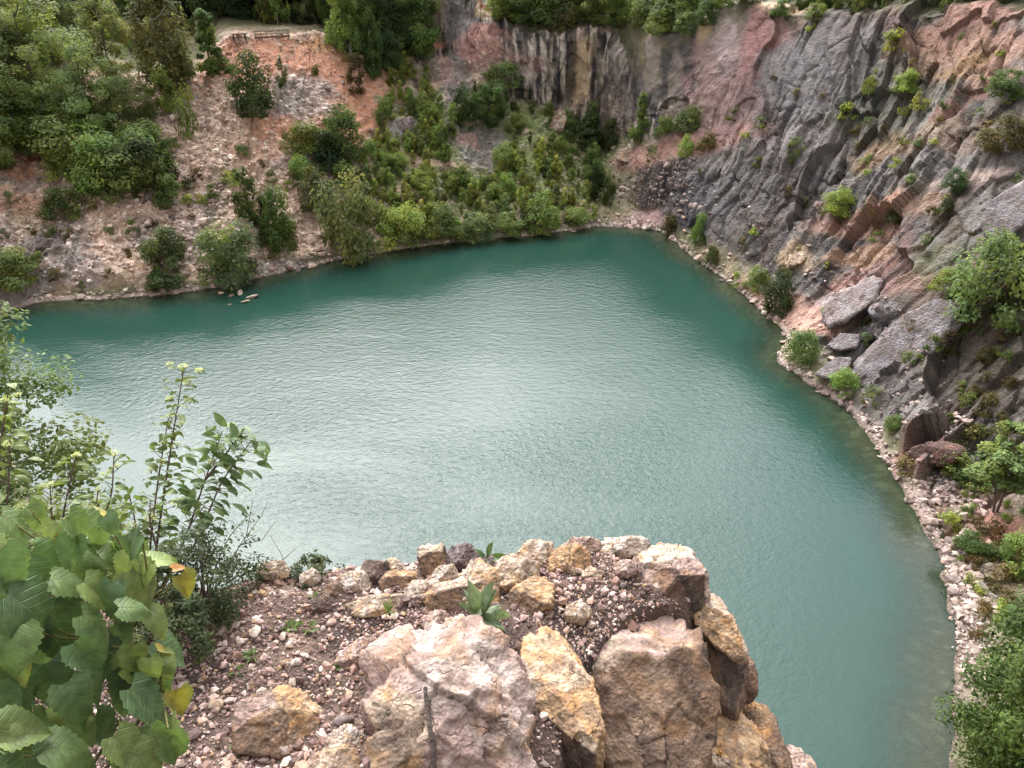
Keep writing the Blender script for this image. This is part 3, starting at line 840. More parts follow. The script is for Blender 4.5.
def proto(kind, tone):
    """a few crown and trunk meshes of each sort, shared by its copies."""
    key = (kind, tone)
    if key in PROTO: return PROTO[key]
    out = []
    bark = C(.13, .105, .08)
    hs = sum(map(ord, kind + tone))
    asp = ASPECT[kind]; sc_ = (asp, asp, 1)
    for s in range(3):
        sd = hs * 7 + s * 101
        if kind == 'tree':
            me, cc = crown('round', tone, sd, 60, 7500, .019, rc=.13, bare=.06, scale=sc_)
            out.append((me, trunk_mesh(cc, sd, bark, .02)))
        elif kind == 'spread':
            me, cc = crown('egg', tone, sd, 75, 14000, .0145, rc=.115, flat=.65, bare=.03, scale=sc_)
            out.append((me, trunk_mesh(cc, sd, bark, .02)))
        elif kind == 'birch':
            me, cc = crown('column', tone, sd, 90, 12000, .0145, rc=.10, flat=1.2, droop=.4, bare=.08, scale=sc_)
            out.append((me, trunk_mesh(cc, sd, C(.42, .39, .35), .014, top=.95, nb=14)))
        elif kind == 'sapling':
            me, cc = crown('column', tone, sd, 34, 1900, .028, rc=.11, flat=1.1, bare=.04, scale=sc_)
            out.append((me, trunk_mesh(cc, sd, C(.3, .26, .2), .012, top=.95, nb=6)))
        elif kind == 'cone':
            me, cc = crown('cone', tone, sd, 70, 6000, .02, rc=.10, flat=.7, bare=.02, droop=.3, scale=sc_)
            out.append((me, trunk_mesh(cc, sd, bark, .018, top=.95)))
        elif kind == 'bush':
            me, cc = crown('dome', tone, sd, 40, 3200, .036, rc=.19, flat=.75, bare=.02, name='bush', scale=sc_)
            out.append((me, None))
        elif kind == 'tuft':
            me, cc = crown('dome', tone, sd, 12, 420, .085, rc=.26, flat=.7, bare=.0, name='bush', scale=sc_)
            out.append((me, None))
    PROTO[key] = out
    return out


def plant(px, py, wpx, hpx, kind, tone, label, cat, group=None, name=None, var=None, sink=.02):
    """one plant rooted where the sight line meets the ground."""
    h = hit(px, py)
    if h is None: return None
    P0, n0, dep = h
    s = dep / FPX
    W, H = wpx * s, hpx * s * 1.05
    return plant_at(P0, W, H, kind, tone, label, cat, group, name, var, sink)


def plant_at(P0, W, H, kind, tone, label, cat, group=None, name=None, var=None, sink=.02):
    ps = proto(kind, tone)
    me, tk = ps[random.randrange(len(ps)) if var is None else var % len(ps)]
    nm = name or {'tree': 'tree', 'spread': 'tree', 'birch': 'birch_tree', 'sapling': 'sapling', 'cone': 'conical_tree', 'bush': 'bush', 'tuft': 'shrub'}[kind]
    rz = random.random() * 6.28
    asp = ASPECT[kind]
    sc = (W / asp, W / asp, H)
    if tk is None:
        o = obj(nm, me)
    else:
        o = empty(nm)
        obj('crown', me, o); obj('trunk', tk, o)
    o.location = P0 - np.array([0, 0, H * sink])
    o.rotation_euler = (0, 0, rz); o.scale = sc
    return tag(o, label, cat, group)


HAND = [
    # left slope and woods
    (255, 113, 44, 52, 'bush', 'dark', 'round dark green bush growing just below the red earth of the left rim', 'bush'),
    (213, 77, 38, 62, 'cone', 'mid', 'dark cone-shaped tree on the rim just left of the wooden railing', 'tree'),
    (170, 92, 66, 118, 'birch', 'pale', 'tall grey-green birch with a bare pale trunk showing, at the top of the left slope', 'tree'),
    (166, 118, 30, 52, 'sapling', 'fresh', 'light green young tree on bare pink earth below the tall birch', 'tree'),
    (115, 84, 50, 74, 'tree', 'birch', 'pale green rounded tree between the woodland mass and the tall birch', 'tree'),
    (45, 120, 125, 118, 'spread', 'birch', 'largest pale broad-crowned tree of the woodland at the upper left', 'tree'),
    (-5, 108, 95, 92, 'spread', 'mid', 'broad tree cut by the left picture edge, above the other woodland crowns', 'tree'),
    (98, 140, 80, 82, 'spread', 'birch', 'grey-green bushy tree at the lower right of the upper left woodland', 'tree'),
    (20, 150, 90, 70, 'spread', 'mid', 'mid green tree leaning out low over the slope beside the orange earth scar', 'tree'),
    (75, 175, 70, 56, 'bush', 'mid', 'dark leafy bush under the broad woodland trees, above the pink bank', 'bush'),
    (110, 190, 56, 50, 'bush', 'mid', 'bright leaved bush at the foot of the upper left woodland', 'bush'),
    (148, 186, 52, 46, 'bush', 'dark', 'dark bush at the right foot of the woodland beside pale rubble', 'bush'),
    (170, 205, 30, 30, 'bush', 'mid', 'small bush hanging on the pale rubble right below the woodland', 'bush'),
    (191, 136, 24, 44, 'tuft', 'fresh', 'loose green shrub on the rubble ridge right of the young tree', 'shrub'),
    (250, 224, 26, 56, 'sapling', 'mid', 'slim upright green bush in the middle of the pale scree', 'bush'),
    (282, 251, 36, 60, 'bush', 'mid', 'tall leaning green bush on scree right of the grey willow', 'bush'),
    (268, 238, 22, 40, 'bush', 'dark', 'dark narrow bush squeezed behind the grey willow bush', 'bush'),
    (233, 281, 62, 58, 'bush', 'grey', 'silvery grey-green willow bush at the water edge of the left slope', 'willow bush'),
    (168, 266, 44, 38, 'bush', 'dark', 'dark green bush on the pink rubble left of the silvery willow', 'bush'),
    (164, 290, 36, 18, 'bush', 'dark', 'low dark bush spreading on the bank just above the left waterline', 'bush'),
    (17, 285, 50, 34, 'bush', 'mid', 'rounded green bush on grey stones at the far left bank', 'bush'),
    (352, 253, 62, 76, 'bush', 'grey', 'large grey-green willow bush standing on the left shoreline', 'willow bush'),
    (402, 243, 44, 40, 'bush', 'fresh', 'yellow-green bush on the shoreline right of the large grey willow', 'bush'),
    (442, 240, 42, 34, 'bush', 'mid', 'broad green bush on the shoreline below the thicket', 'bush'),
    (478, 239, 36, 26, 'bush', 'grey', 'greyish bush on the shoreline below the purple scree patch', 'bush'),
    (345, 153, 48, 46, 'bush', 'mid', 'mid green bush right below the long red earth slide', 'bush'),
    (331, 173, 38, 38, 'bush', 'dark', 'dark rounded bush on the brown strip below the red slide', 'bush'),
    (316, 205, 36, 34, 'bush', 'grey', 'greyish bush at the edge between pale scree and thicket', 'bush'),
    (303, 178, 26, 24, 'bush', 'fresh', 'small light green bush on the pale scree beside the brown strip', 'bush'),
    (308, 150, 40, 26, 'bush', 'yellow', 'yellowish low bush under the pale rubble of the red slope', 'bush'),
    (357, 94, 22, 40, 'sapling', 'brown', 'brownish thin sapling alone on the red earth slide', 'sapling'),
    (283, 90, 14, 28, 'sapling', 'grey', 'thin grey-green sapling on the pale rubble under the railing', 'sapling'),
    (315, 76, 12, 14, 'tuft', 'grey', 'tiny grey shrub alone in the pale rubble under the red rim', 'shrub'),
    (389, 72, 30, 40, 'tree', 'dark', 'dark rounded tree at the right end of the red rim', 'tree'),
    (374, 78, 22, 60, 'birch', 'mid', 'slender birch standing at the right end of the red slope', 'tree'),
    (352, 62, 30, 58, 'birch', 'fresh', 'light green young birch on the rim right of the red earth', 'tree'),
    (418, 55, 40, 50, 'tree', 'grey', 'grey-green tree in front of the grey upper crag', 'tree'),
    (491, 126, 38, 40, 'tree', 'mid', 'round dark crowned tree alone below the left end of the streaked rock face', 'tree'),
    (466, 130, 26, 40, 'bush', 'dark', 'dark bush beside the steep purple gully', 'bush'),
    (505, 84, 40, 22, 'bush', 'mid', 'dense green bush hanging over the left end of the streaked rock face', 'bush'),
    (590, 150, 36, 46, 'cone', 'dark', 'very dark bushy tree at the foot of the streaked rock face', 'tree'),
    (640, 141, 24, 44, 'cone', 'mid', 'upright green tree at the foot of the dark right part of the rock face', 'tree'),
    (610, 148, 20, 26, 'bush', 'dark', 'dark bush between the two trees at the foot of the rock face', 'bush'),
    (541, 230, 38, 32, 'bush', 'fresh', 'bright green bush on the far shoreline near the end of the lake', 'bush'),
    (508, 235, 32, 22, 'bush', 'mid', 'mid green bush on the far shoreline left of the bright one', 'bush'),
    (596, 200, 22, 36, 'bush', 'dark', 'dark bush left of the pink gravel beach at the lake end', 'bush'),
    (608, 206, 14, 30, 'bush', 'dark', 'narrow dark bush touching the dark wall beside the pink beach', 'bush'),
    (576, 222, 30, 16, 'bush', 'fresh', 'low grassy bush on the far shoreline left of the pink beach', 'bush'),
    (688, 132, 28, 22, 'bush', 'grey', 'grey-green bush on the reddish ledge below the smooth pink rock', 'bush'),
    (663, 138, 22, 20, 'bush', 'mid', 'green bush at the left end of the reddish ledge', 'bush'),
    (685, 155, 18, 18, 'bush', 'fresh', 'light green bush in the middle of the reddish ledge', 'bush'),
    (706, 150, 20, 18, 'bush', 'brown', 'brownish bush under the foot of the smooth pink rock', 'bush'),
    (652, 160, 18, 14, 'tuft', 'grey', 'small grey shrub near the front edge of the reddish ledge', 'shrub'),
    # right shore and cliff
    (670, 234, 18, 22, 'bush', 'brown', 'brownish bush on the right edge of the pink gravel beach', 'bush'),
    (699, 243, 18, 28, 'bush', 'mid', 'narrow green bush at the cliff foot just right of the pink beach', 'bush'),
    (711, 266, 16, 20, 'bush', 'grey', 'greyish bush at the cliff foot where the right shore begins', 'bush'),
    (734, 287, 14, 14, 'tuft', 'mid', 'little bush on the stony point of the right shore', 'shrub'),
    (757, 288, 30, 22, 'bush', 'mid', 'leafy bush behind the red gravel slide on the right shore', 'bush'),
    (777, 310, 34, 38, 'bush', 'dark', 'taller dark bush at the left edge of the red gravel slide', 'bush'),
    (801, 359, 32, 32, 'bush', 'mid', 'rounded bush at the waterline below the tilted grey slab', 'bush'),
    (842, 393, 30, 26, 'bush', 'fresh', 'bright green bush at the lower foot of the big grey slab', 'bush'),
    (893, 431, 20, 18, 'bush', 'fresh', 'small bright green bush among dark boulders right of the shore', 'bush'),
    (872, 402, 26, 16, 'tuft', 'grey', 'low pale shrub on the lower part of the big grey slab', 'shrub'),
    (905, 355, 20, 16, 'tuft', 'grey', 'small pale shrub growing in the middle of the big grey slab', 'shrub'),
    (985, 313, 74, 76, 'bush', 'birch', 'largest bush on the right cliff, wide and pale green, beside a smooth rock', 'bush'),
    (1032, 292, 40, 62, 'bush', 'mid', 'tall bush cut by the right picture edge halfway up', 'bush'),
    (950, 290, 34, 24, 'bush', 'yellow', 'yellowish bush left of the largest cliff bush', 'bush'),
    (900, 222, 28, 18, 'bush', 'dark', 'low dark cushion bush on the orange earth slide of the right cliff', 'bush'),
    (838, 212, 30, 24, 'bush', 'yellow', 'yellow-green bush just left of the orange earth slide', 'bush'),
    (905, 92, 24, 20, 'bush', 'yellow', 'yellow-green bush high on the right cliff below the rusty patch', 'bush'),
    (918, 108, 22, 14, 'tuft', 'yellow', 'flat yellow-green shrub just below the high yellow bush', 'shrub'),
    (870, 92, 18, 20, 'tuft', 'yellow', 'small yellowish shrub left of the high yellow bush', 'shrub'),
    (892, 50, 26, 18, 'tuft', 'yellow', 'long mossy shrub in a crack high on the right cliff', 'shrub'),
    (1004, 98, 40, 26, 'bush', 'mid', 'dark green bush on the shaded shelf at the right picture edge', 'bush'),
    (1002, 150, 50, 34, 'bush', 'brown', 'olive brown scrub at the right picture edge below the shaded shelf', 'bush'),
    (953, 190, 26, 20, 'bush', 'dark', 'dark scrub above the pale strip of rock on the right', 'bush'),
    (945, 212, 18, 14, 'tuft', 'dark', 'small dark shrub beside the dark scrub above the largest cliff bush', 'shrub'),
    (795, 152, 18, 14, 'tuft', 'grey', 'grey shrub on the pale ledge in the middle of the grey cliff', 'shrub'),
    (845, 118, 20, 14, 'tuft', 'yellow', 'yellowish shrub in the tan hollow of the grey cliff', 'shrub'),
    (780, 18, 22, 16, 'bush', 'mid', 'green bush beside the bare orange earth at the top of the right cliff', 'bush'),
    (815, 20, 22, 14, 'bush', 'mid', 'low bush on the rim just right of the bare orange earth', 'bush'),
    (905, 470, 26, 14, 'tuft', 'brown', 'dry brownish shrub by the dark red boulder on the right bank', 'shrub'),
    (950, 470, 40, 24, 'bush', 'mid', 'green bush under the two-stemmed birch on the right bank', 'bush'),
    (968, 552, 36, 22, 'bush', 'mid', 'low green bush on the red bank above the big lower right tree', 'bush'),
    (1015, 566, 46, 40, 'bush', 'fresh', 'bright green bush at the right edge on the red bank', 'bush'),
    (660, 34, 30, 20, 'bush', 'mid', 'green bush at the right end of the ledge above the streaked rock face', 'bush'),
    (684, 33, 24, 18, 'bush', 'grey', 'greyish bush in the corner between the rock face and the smooth pink rock', 'bush'),
    (672, 26, 34, 22, 'bush', 'dark', 'dark bush behind the corner above the right end of the rock face', 'bush'),
    (704, 24, 26, 22, 'bush', 'dark', 'dark bush at the top of the smooth pink rock where it meets the rock face', 'bush'),
    (722, 8, 30, 20, 'bush', 'mid', 'green bush on the crest of the smooth pink rock', 'bush'),
    (745, 3, 26, 16, 'bush', 'brown', 'brownish bush on the crest left of the bare orange earth', 'bush'),
    (58, 60, 90, 80, 'spread', 'mid', 'rounded tree standing behind the largest pale tree of the upper left woodland', 'tree'),
    (130, 125, 60, 56, 'spread', 'birch', 'pale leafy tree on the right edge of the upper left woodland above the pink bank', 'tree'),
    (-12, 175, 70, 60, 'spread', 'mid', 'bushy tree at the left picture edge above the orange earth scar', 'tree'),
    (66, 215, 44, 26, 'bush', 'mid', 'low bush under the orange earth scar', 'bush'),
]
for a_ in HAND: plant(*a_)


def inside(poly, x, y):
    c = False
    n = len(poly)
    for i in range(n):
        x1, y1 = poly[i]; x2, y2 = poly[(i + 1) % n]
        if (y1 > y) != (y2 > y) and x < (x2 - x1) * (y - y1) / (y2 - y1) + x1: c = not c
    return c


def scatter(poly, n, sizes, kinds, label, cat, group, mind=5.0, name=None, seed=1, no=()):
    """n plants on the ground seen inside poly, none closer than mind to the next."""
    rs = random.Random(seed)
    pts = []
    xs = [p[0] for p in poly]; ys = [p[1] for p in poly]
    tries = 0
    while len(pts) < n and tries < n * 60:
        tries += 1
        x = rs.uniform(min(xs), max(xs)); y = rs.uniform(min(ys), max(ys))
        if not inside(poly, x, y): continue
        if any((x - a) ** 2 + ((y - b) * 1.3) ** 2 < mind * mind for a, b in pts): continue
        if any(((x - a) / r) ** 2 + ((y - b) / q) ** 2 < 1 for a, b, r, q in no): continue
        pts.append((x, y))
    for x, y in pts:
        k, t = kinds[rs.randrange(len(kinds))]
        h = rs.uniform(*sizes); wv = h * {'sapling': .55, 'tuft': 1.4, 'bush': 1.15, 'birch': .55, 'tree': .8, 'spread': .95, 'cone': .5}[k] * rs.uniform(.85, 1.15)
        plant(x, y, wv, h, k, t, label, cat, group, name)


BARE = [(405, 130, 18, 15), (478, 150, 26, 34), (455, 92, 16, 30), (545, 132, 30, 14)]
THICKET = [(383, 95), (400, 70), (425, 80), (445, 118), (500, 138), (548, 165), (590, 196), (596, 222), (540, 232), (450, 240), (385, 240), (330, 215), (325, 190), (352, 165), (378, 150)]
scatter(THICKET, 215, (11, 23), [('sapling', 'fresh'), ('sapling', 'fresh'), ('sapling', 'yellow'), ('bush', 'fresh'), ('sapling', 'yellow'), ('sapling', 'birch')],
        'young light green birch or willow in the thicket on the left slope', 'sapling', 'young trees of the thicket', 5.0, 'sapling', 11, BARE)
scatter(THICKET, 110, (5, 10), [('bush', 'yellow'), ('bush', 'fresh'), ('bush', 'grey'), ('bush', 'fresh')],
        'low undergrowth bush between the young thicket trees', 'bush', 'undergrowth bushes of the thicket', 5, None, 12, BARE)
scatter([(0, 105), (60, 120), (135, 150), (175, 185), (150, 205), (95, 195), (45, 178), (0, 150)], 34, (26, 46), [('bush', 'mid'), ('bush', 'dark'), ('bush', 'fresh')],
        'leafy bush filling the shade under the upper left woodland', 'bush', 'bushes under the upper left woodland', 10, None, 13, [(40, 160, 26, 14)])
scatter([(100, 40), (160, 60), (205, 40), (205, 25), (100, 20)], 12, (12, 30), [('bush', 'mid'), ('bush', 'brown'), ('bush', 'yellow')],
        'scrub bush on the grassy rim around the tall birch', 'bush', 'scrub on the rim by the tall birch', 9, None, 14)
scatter([(0, 190), (110, 190), (190, 130), (240, 150), (300, 130), (330, 200), (300, 255), (215, 265), (120, 290), (0, 290)], 60, (6, 13), [('tuft', 'mid'), ('tuft', 'grey'), ('tuft', 'fresh'), ('tuft', 'brown')],
        'small scattered shrub on the bare pink rubble slope', 'shrub', 'shrubs dotted over the pink rubble slope', 11, None, 15)
scatter([(470, 90), (560, 115), (600, 150), (600, 190), (560, 165), (500, 130), (460, 115)], 34, (8, 16), [('bush', 'mid'), ('bush', 'fresh'), ('sapling', 'mid')],
        'green bush on the grassy slope below the streaked rock face', 'bush', 'bushes below the streaked rock face', 9, None, 16, [(545, 132, 26, 13)])
scatter([(690, 190), (770, 30), (1000, 20), (1024, 200), (1000, 420), (880, 400), (780, 290)], 70, (5, 11), [('tuft', 'yellow'), ('tuft', 'mid'), ('tuft', 'grey'), ('tuft', 'brown')],
        'small tuft of greenery rooted in a crack of the right cliff', 'shrub', 'tufts rooted in the right cliff', 14, None, 17)
scatter([(900, 330), (1024, 310), (1024, 470), (960, 440), (930, 400)], 24, (8, 20), [('tuft', 'brown'), ('tuft', 'mid'), ('bush', 'brown')],
        'brownish scrub on the shaded boulders of the lower right slope', 'shrub', 'scrub on the lower right boulders', 13, None, 18)
scatter([(940, 480), (1024, 470), (1040, 640), (975, 640)], 38, (8, 20), [('tuft', 'brown'), ('tuft', 'mid'), ('tuft', 'fresh')],
        'weedy shrub on the red earth of the right bank', 'shrub', 'weeds on the red right bank', 11, None, 19)


def wood(line, n, depth, sizes, kinds, label, group, seed, name=None, cat='tree'):
    """trees standing on the plateau behind a rim line given by its pixels."""
    rs = random.Random(seed)
    for i in range(n):
        f_ = (i + rs.random()) / n * (len(line) - 1)
        k_ = min(int(f_), len(line) - 2); f_ -= k_
        px = line[k_][0] * (1 - f_) + line[k_ + 1][0] * f_
        py = line[k_][1] * (1 - f_) + line[k_ + 1][1] * f_
        h = hit(px, py)
        if h is None: continue
        o2 = h[0][:2] / np.hypot(*h[0][:2])
        r_ = rs.uniform(*depth)
        q2 = h[0][:2] + o2 * r_
        g = drop(q2[0], q2[1])
        if g is None: continue
        k, t = kinds[rs.randrange(len(kinds))]
        H = rs.uniform(*sizes)
        plant_at(g, H * {'tree': .75, 'spread': .9, 'birch': .45, 'cone': .42, 'sapling': .45, 'bush': 1.2}[k] * rs.uniform(.85, 1.15), H, k, t, label, cat, group, name)


wood([(-40, 40), (60, 32), (120, 24), (190, 24)], 24, (0, 16), (9, 14), [('tree', 'mid'), ('tree', 'dark'), ('birch', 'mid')], 'tall green tree of the wood behind the tall birch', 'wood behind the tall birch', 21)
wood([(170, 26), (250, 23), (335, 22)], 26, (3.5, 11), (10, 14), [('tree', 'pine'), ('tree', 'dark'), ('spread', 'dark')], 'dark tall tree of the wood behind the wooden railing', 'dark wood behind the railing', 22)
wood([(255, 27), (330, 26)], 11, (1.5, 4), (3, 6.5), [('sapling', 'mid'), ('sapling', 'grey'), ('sapling', 'fresh')], 'thin sapling at the front of the dark wood behind the railing', 'saplings before the dark wood', 23, 'sapling', 'sapling')
wood([(328, 42), (370, 64), (400, 74), (422, 66)], 20, (0, 7), (5, 9.5), [('tree', 'mid'), ('birch', 'mid'), ('tree', 'dark'), ('birch', 'fresh')], 'green tree of the grove right of the red earth', 'grove right of the red earth', 24)
wood([(330, 28), (380, 32), (425, 30)], 16, (4, 16), (9, 14), [('tree', 'dark'), ('tree', 'mid')], 'tall dark tree behind the grove right of the red earth', 'tall trees behind the grove', 25)
wood([(492, 34), (560, 33), (640, 32), (692, 29)], 26, (1, 5), (3, 6), [('bush', 'mid'), ('tree', 'fresh'), ('bush', 'grey'), ('tree', 'mid')], 'bushy tree on the ledge above the streaked rock face', 'bushy trees above the rock face', 26)
wood([(490, 18), (560, 14), (640, 12), (715, 8)], 30, (4, 16), (6, 10), [('tree', 'mid'), ('tree', 'dark'), ('birch', 'mid')], 'taller tree of the wood above the streaked rock face', 'wood above the rock face', 27)
wood([(800, 12), (860, 14), (930, 9), (1000, 6), (1024, 4)], 34, (1.5, 5), (2.0, 3.8), [('sapling', 'mid'), ('sapling', 'birch'), ('tree', 'mid')], 'young tree in the row along the rim of the right cliff', 'young trees along the right rim', 28)
wood([(800, 12), (860, 14), (930, 9), (1000, 6), (1024, 4)], 24, (7, 16), (5, 8.5), [('tree', 'mid'), ('tree', 'dark')], 'taller tree behind the young trees of the right rim', 'trees behind the right rim', 29)
# ------------------------------------------------------------------ the ledge at the viewer's feet
import bmesh
EDGE = np.array([(-9, -6), (-7, -1.2), (-4.6, .8), (-2.6, 1.6), (-1.31, 2.03), (-.94, 2.15), (-.3, 2.24), (0.05, 2.3), (.5, 2.33), (.68, 2.22)] + [tuple(at_z(a_, b_, 27.95)[:2]) for a_, b_ in ((688, 592), (640, 604), (597, 642), (568, 690), (552, 768))] + [(.2, .9), (.6, .3), (1.2, -.3), (2.6, -1.4), (4.2, -3.6), (5, -6)])


def edge_dist(x, y):
    """signed metres beyond the ledge edge (negative on the ledge)."""
    best = np.full(x.shape, 9e9); sgn = np.ones(x.shape)
    for i in range(len(EDGE) - 1):
        a_, b_ = EDGE[i], EDGE[i + 1]
        e = b_ - a_; l2 = e @ e
        t = np.clip(((x - a_[0]) * e[0] + (y - a_[1]) * e[1]) / l2, 0, 1)
        dx = x - a_[0] - t * e[0]; dy = y - a_[1] - t * e[1]
        d_ = np.hypot(dx, dy)
        cr = e[0] * (y - a_[1]) - e[1] * (x - a_[0])
        m = d_ < best
        best = np.where(m, d_, best); sgn = np.where(m, np.sign(cr), sgn)
    return best * sgn


def ledge_z(x, y):
    x = np.asarray(x, float); y = np.asarray(y, float)
    sh = x.shape
    p = np.stack([x.ravel(), y.ravel(), x.ravel() * 0], 1)
    d_ = edge_dist(x, y)
    z = 27.97 + .035 * fbm(p * 1.6, 3).reshape(sh) + .018 * fbm(p * 9, 3).reshape(sh)
    z = z + .05 * sstep(1.2, -.6, y) - .05 * sstep(-.2, .05, d_)
    r_ = (fbm(p * 2.2 + 4, 4, ridged=True).reshape(sh)) * .14
    far_ = sstep(.02, .5, d_)
    st_ = fbm(p * np.array([1.1, 1.1, 0]) + 31, 4, ridged=True).reshape(sh)
    z = z - np.clip(d_ + (r_ + .22 * st_) * sstep(0, .3, d_), 0, None) * 2.6 + far_ * .10 * fbm(p * 4 + 3, 4, ridged=True).reshape(sh)
    z = z - 2.2 * sstep(-4.2, -7.5, y)
    return z


gx = np.concatenate([np.linspace(-11, -3.0, 90)[:-1], np.linspace(-3.0, 1.6, 240)[:-1], np.linspace(1.6, 7, 70)]); gy = np.concatenate([np.linspace(-8, -.5, 80)[:-1], np.linspace(-.5, 3.0, 190)[:-1], np.linspace(3.0, 5.0, 40)])
X, Y = np.meshgrid(gx, gy, indexing='ij')
Z = ledge_z(X, Y)
LV = np.stack([X.ravel(), Y.ravel(), Z.ravel()], 1)
ii = np.arange(X.size).reshape(X.shape)
LF = np.stack([ii[:-1, :-1], ii[1:, :-1], ii[1:, 1:], ii[:-1, 1:]], -1).reshape(-1, 4)
ln = fbm(LV * 2.5, 4); ln2 = fbm(LV * 12, 3)
ed_ = edge_dist(X, Y).ravel()
LC = mixc(np.tile(C(.11, .075, .06), (len(LV), 1)), C(.28, .19, .15), sstep(-.05, .4, ln + .4 * ln2) * .7)
LC = mixc(LC, C(.06, .042, .038), sstep(.05, .4, -ln - .4 * ln2) * .8)
LC = mixc(LC, mixc(mixc(np.tile(C(.33, .225, .16), (len(LV), 1)), C(.42, .31, .25), sstep(.0, .35, ln2 + .5 * ln)), C(.13, .085, .06), sstep(.0, .35, -ln - .3 * ln2)), sstep(.0, .3, ed_) * .9)
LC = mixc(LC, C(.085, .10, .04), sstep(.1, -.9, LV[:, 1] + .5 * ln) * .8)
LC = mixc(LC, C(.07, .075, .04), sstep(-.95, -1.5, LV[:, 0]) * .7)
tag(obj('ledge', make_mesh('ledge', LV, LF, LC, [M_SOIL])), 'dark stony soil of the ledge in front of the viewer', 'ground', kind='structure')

_ICO = {}


def ico(sub):
    if sub not in _ICO:
        bm = bmesh.new()
        bmesh.ops.create_icosphere(bm, subdivisions=sub, radius=1.0)
        V = np.array([v.co[:] for v in bm.verts]); F = np.array([[v.index for v in f_.verts] for f_ in bm.faces])
        bm.free()
        _ICO[sub] = (V, F)
    return _ICO[sub]


STONE = {'pink': [C(.40, .275, .235), C(.52, .41, .355), C(.40, .235, .14), C(.24, .155, .135)],
         'cream': [C(.45, .335, .25), C(.55, .45, .36), C(.45, .27, .13), C(.25, .165, .125)],
         'orange': [C(.43, .27, .145), C(.52, .38, .265), C(.45, .225, .085), C(.20, .12, .075)],
         'brown': [C(.20, .125, .085), C(.31, .21, .145), C(.26, .145, .075), C(.095, .065, .05)],
         'dark': [C(.105, .07, .058), C(.21, .15, .125), C(.14, .085, .055), C(.045, .034, .03)],
         'grey': [C(.165, .13, .128), C(.31, .265, .255), C(.19, .135, .115), C(.07, .058, .058)],
         'white': [C(.53, .43, .36), C(.62, .54, .47), C(.49, .33, .20), C(.32, .225, .185)]}
STONE = {k_: [c_ * (1.0 if k_ in ('pink', 'cream', 'white') else .95) for c_ in v_] for k_, v_ in STONE.items()}
ROCK_BVH = {}


def rock_shape(dirs, planes, seed, r, p_soft=70, amp=.07):
    """radius along dirs of a broken block bounded by planes (normal, distance)."""
    nn = np.array([norm(np.asarray(a_, float)) for a_, _, _ in planes]); dd = np.array([b_ for _, b_, _ in planes])
    c_ = np.maximum(dirs @ nn.T, 1e-4)
    ri = dd[None] / c_
    pick = np.argmin(ri + 0.0, 1)
    ri = np.minimum(ri, 20 * r)
    rad = (ri ** -p_soft).sum(1) ** (-1 / p_soft)
    rng_ = np.random.default_rng(int(seed * 1000))
    P0_ = dirs * rad[:, None]
    for _ in range(26):
        n_ = norm(rng_.normal(size=3))
        sp_ = (P0_ @ n_).max() * (.80 + .17 * rng_.random())
        rad = np.minimum(rad, sp_ / np.maximum(dirs @ n_, 1e-3))
    q_ = dirs * rad[:, None] / r + seed * 3.7
    n1_ = fbm(q_ * 1.3, 4); n2_ = fbm(q_ * 3.2 + 5, 5, ridged=True); n3_ = fbm(q_ * 10, 3)
    # broken facets: blocks of noise quantised along a tilted axis
    F1_, ed1, i1, j1, ox1, oy1 = worley2((q_[:, 0] * 1.9 + q_[:, 2] * 1.1 + n1_ * .5).astype(np.float32), (q_[:, 1] * 1.9 - q_[:, 2] * .9).astype(np.float32), int(seed * 7) % 40)
    step = (hash2(i1, j1, 3) - .5) + ox1 * (hash2(i1, j1, 4) - .5) * 1.0 + oy1 * (hash2(i1, j1, 5) - .5) * 1.0
    F2_, ed2, i2, j2, ox2, oy2 = worley2((q_[:, 0] * 5 - q_[:, 2] * 2.3 + n1_ * .8).astype(np.float32), (q_[:, 1] * 5 + q_[:, 2] * 2.1).astype(np.float32), int(seed * 5) % 40)
    step2 = (hash2(i2, j2, 3) - .5) + ox2 * (hash2(i2, j2, 4) - .5) * 1.1 + oy2 * (hash2(i2, j2, 5) - .5) * 1.1
    crack = np.exp(-ed1 * 45) * (hash2(i1, j1, 8) > .5)
    rad = rad * (1 + amp * (.5 * n1_ + .22 * n2_ + .22 * n3_ + 1.5 * step + .75 * step2 - .8 * crack))
    return rad, pick, (n1_, n2_, n3_, step, crack)


def rock_cols(planes, pick, nz, stone, q_):
    n1_, n2_, n3_, step, crack = nz
    out_ = np.zeros((len(pick), 3), np.float32)
    m1 = fbm(q_ * 1.6 + 11, 4); m2 = fbm(q_ * 3.5 + 31, 4); m3 = fbm(q_ * 8 + 51, 3)
    for k_, (_, _, st) in enumerate(planes):
        sel = pick == k_
        if not sel.any(): continue
        a_ = STONE[st or stone]
        c_ = np.tile(a_[0], (int(sel.sum()), 1))
        c_ = mixc(c_, a_[1], sstep(.0, .35, m1[sel] + .4 * m3[sel]) * .85)
        c_ = mixc(c_, a_[2], sstep(.05, .35, m2[sel] + .3 * step[sel]) * .75)
        c_ = mixc(c_, a_[3], sstep(.12, .42, -m1[sel] * .7 - m2[sel] * .6 + .4 * m3[sel]) * .8)
        out_[sel] = c_
    out_ = mixc(out_, C(.07, .05, .04), crack * .75)
    out_ = mixc(out_, C(.10, .07, .055), sstep(.30, .62, n2_ + .25 * n3_) * .55)
    out_ = mixc(out_, C(.10, .072, .06), sstep(.22, .5, fbm(q_ * 2.4 + 77, 5)) * .5)
    out_ *= (1 + .22 * m3 + .12 * n2_)[:, None]
    return np.clip(out_, .02, .8)


GROW = 1.10


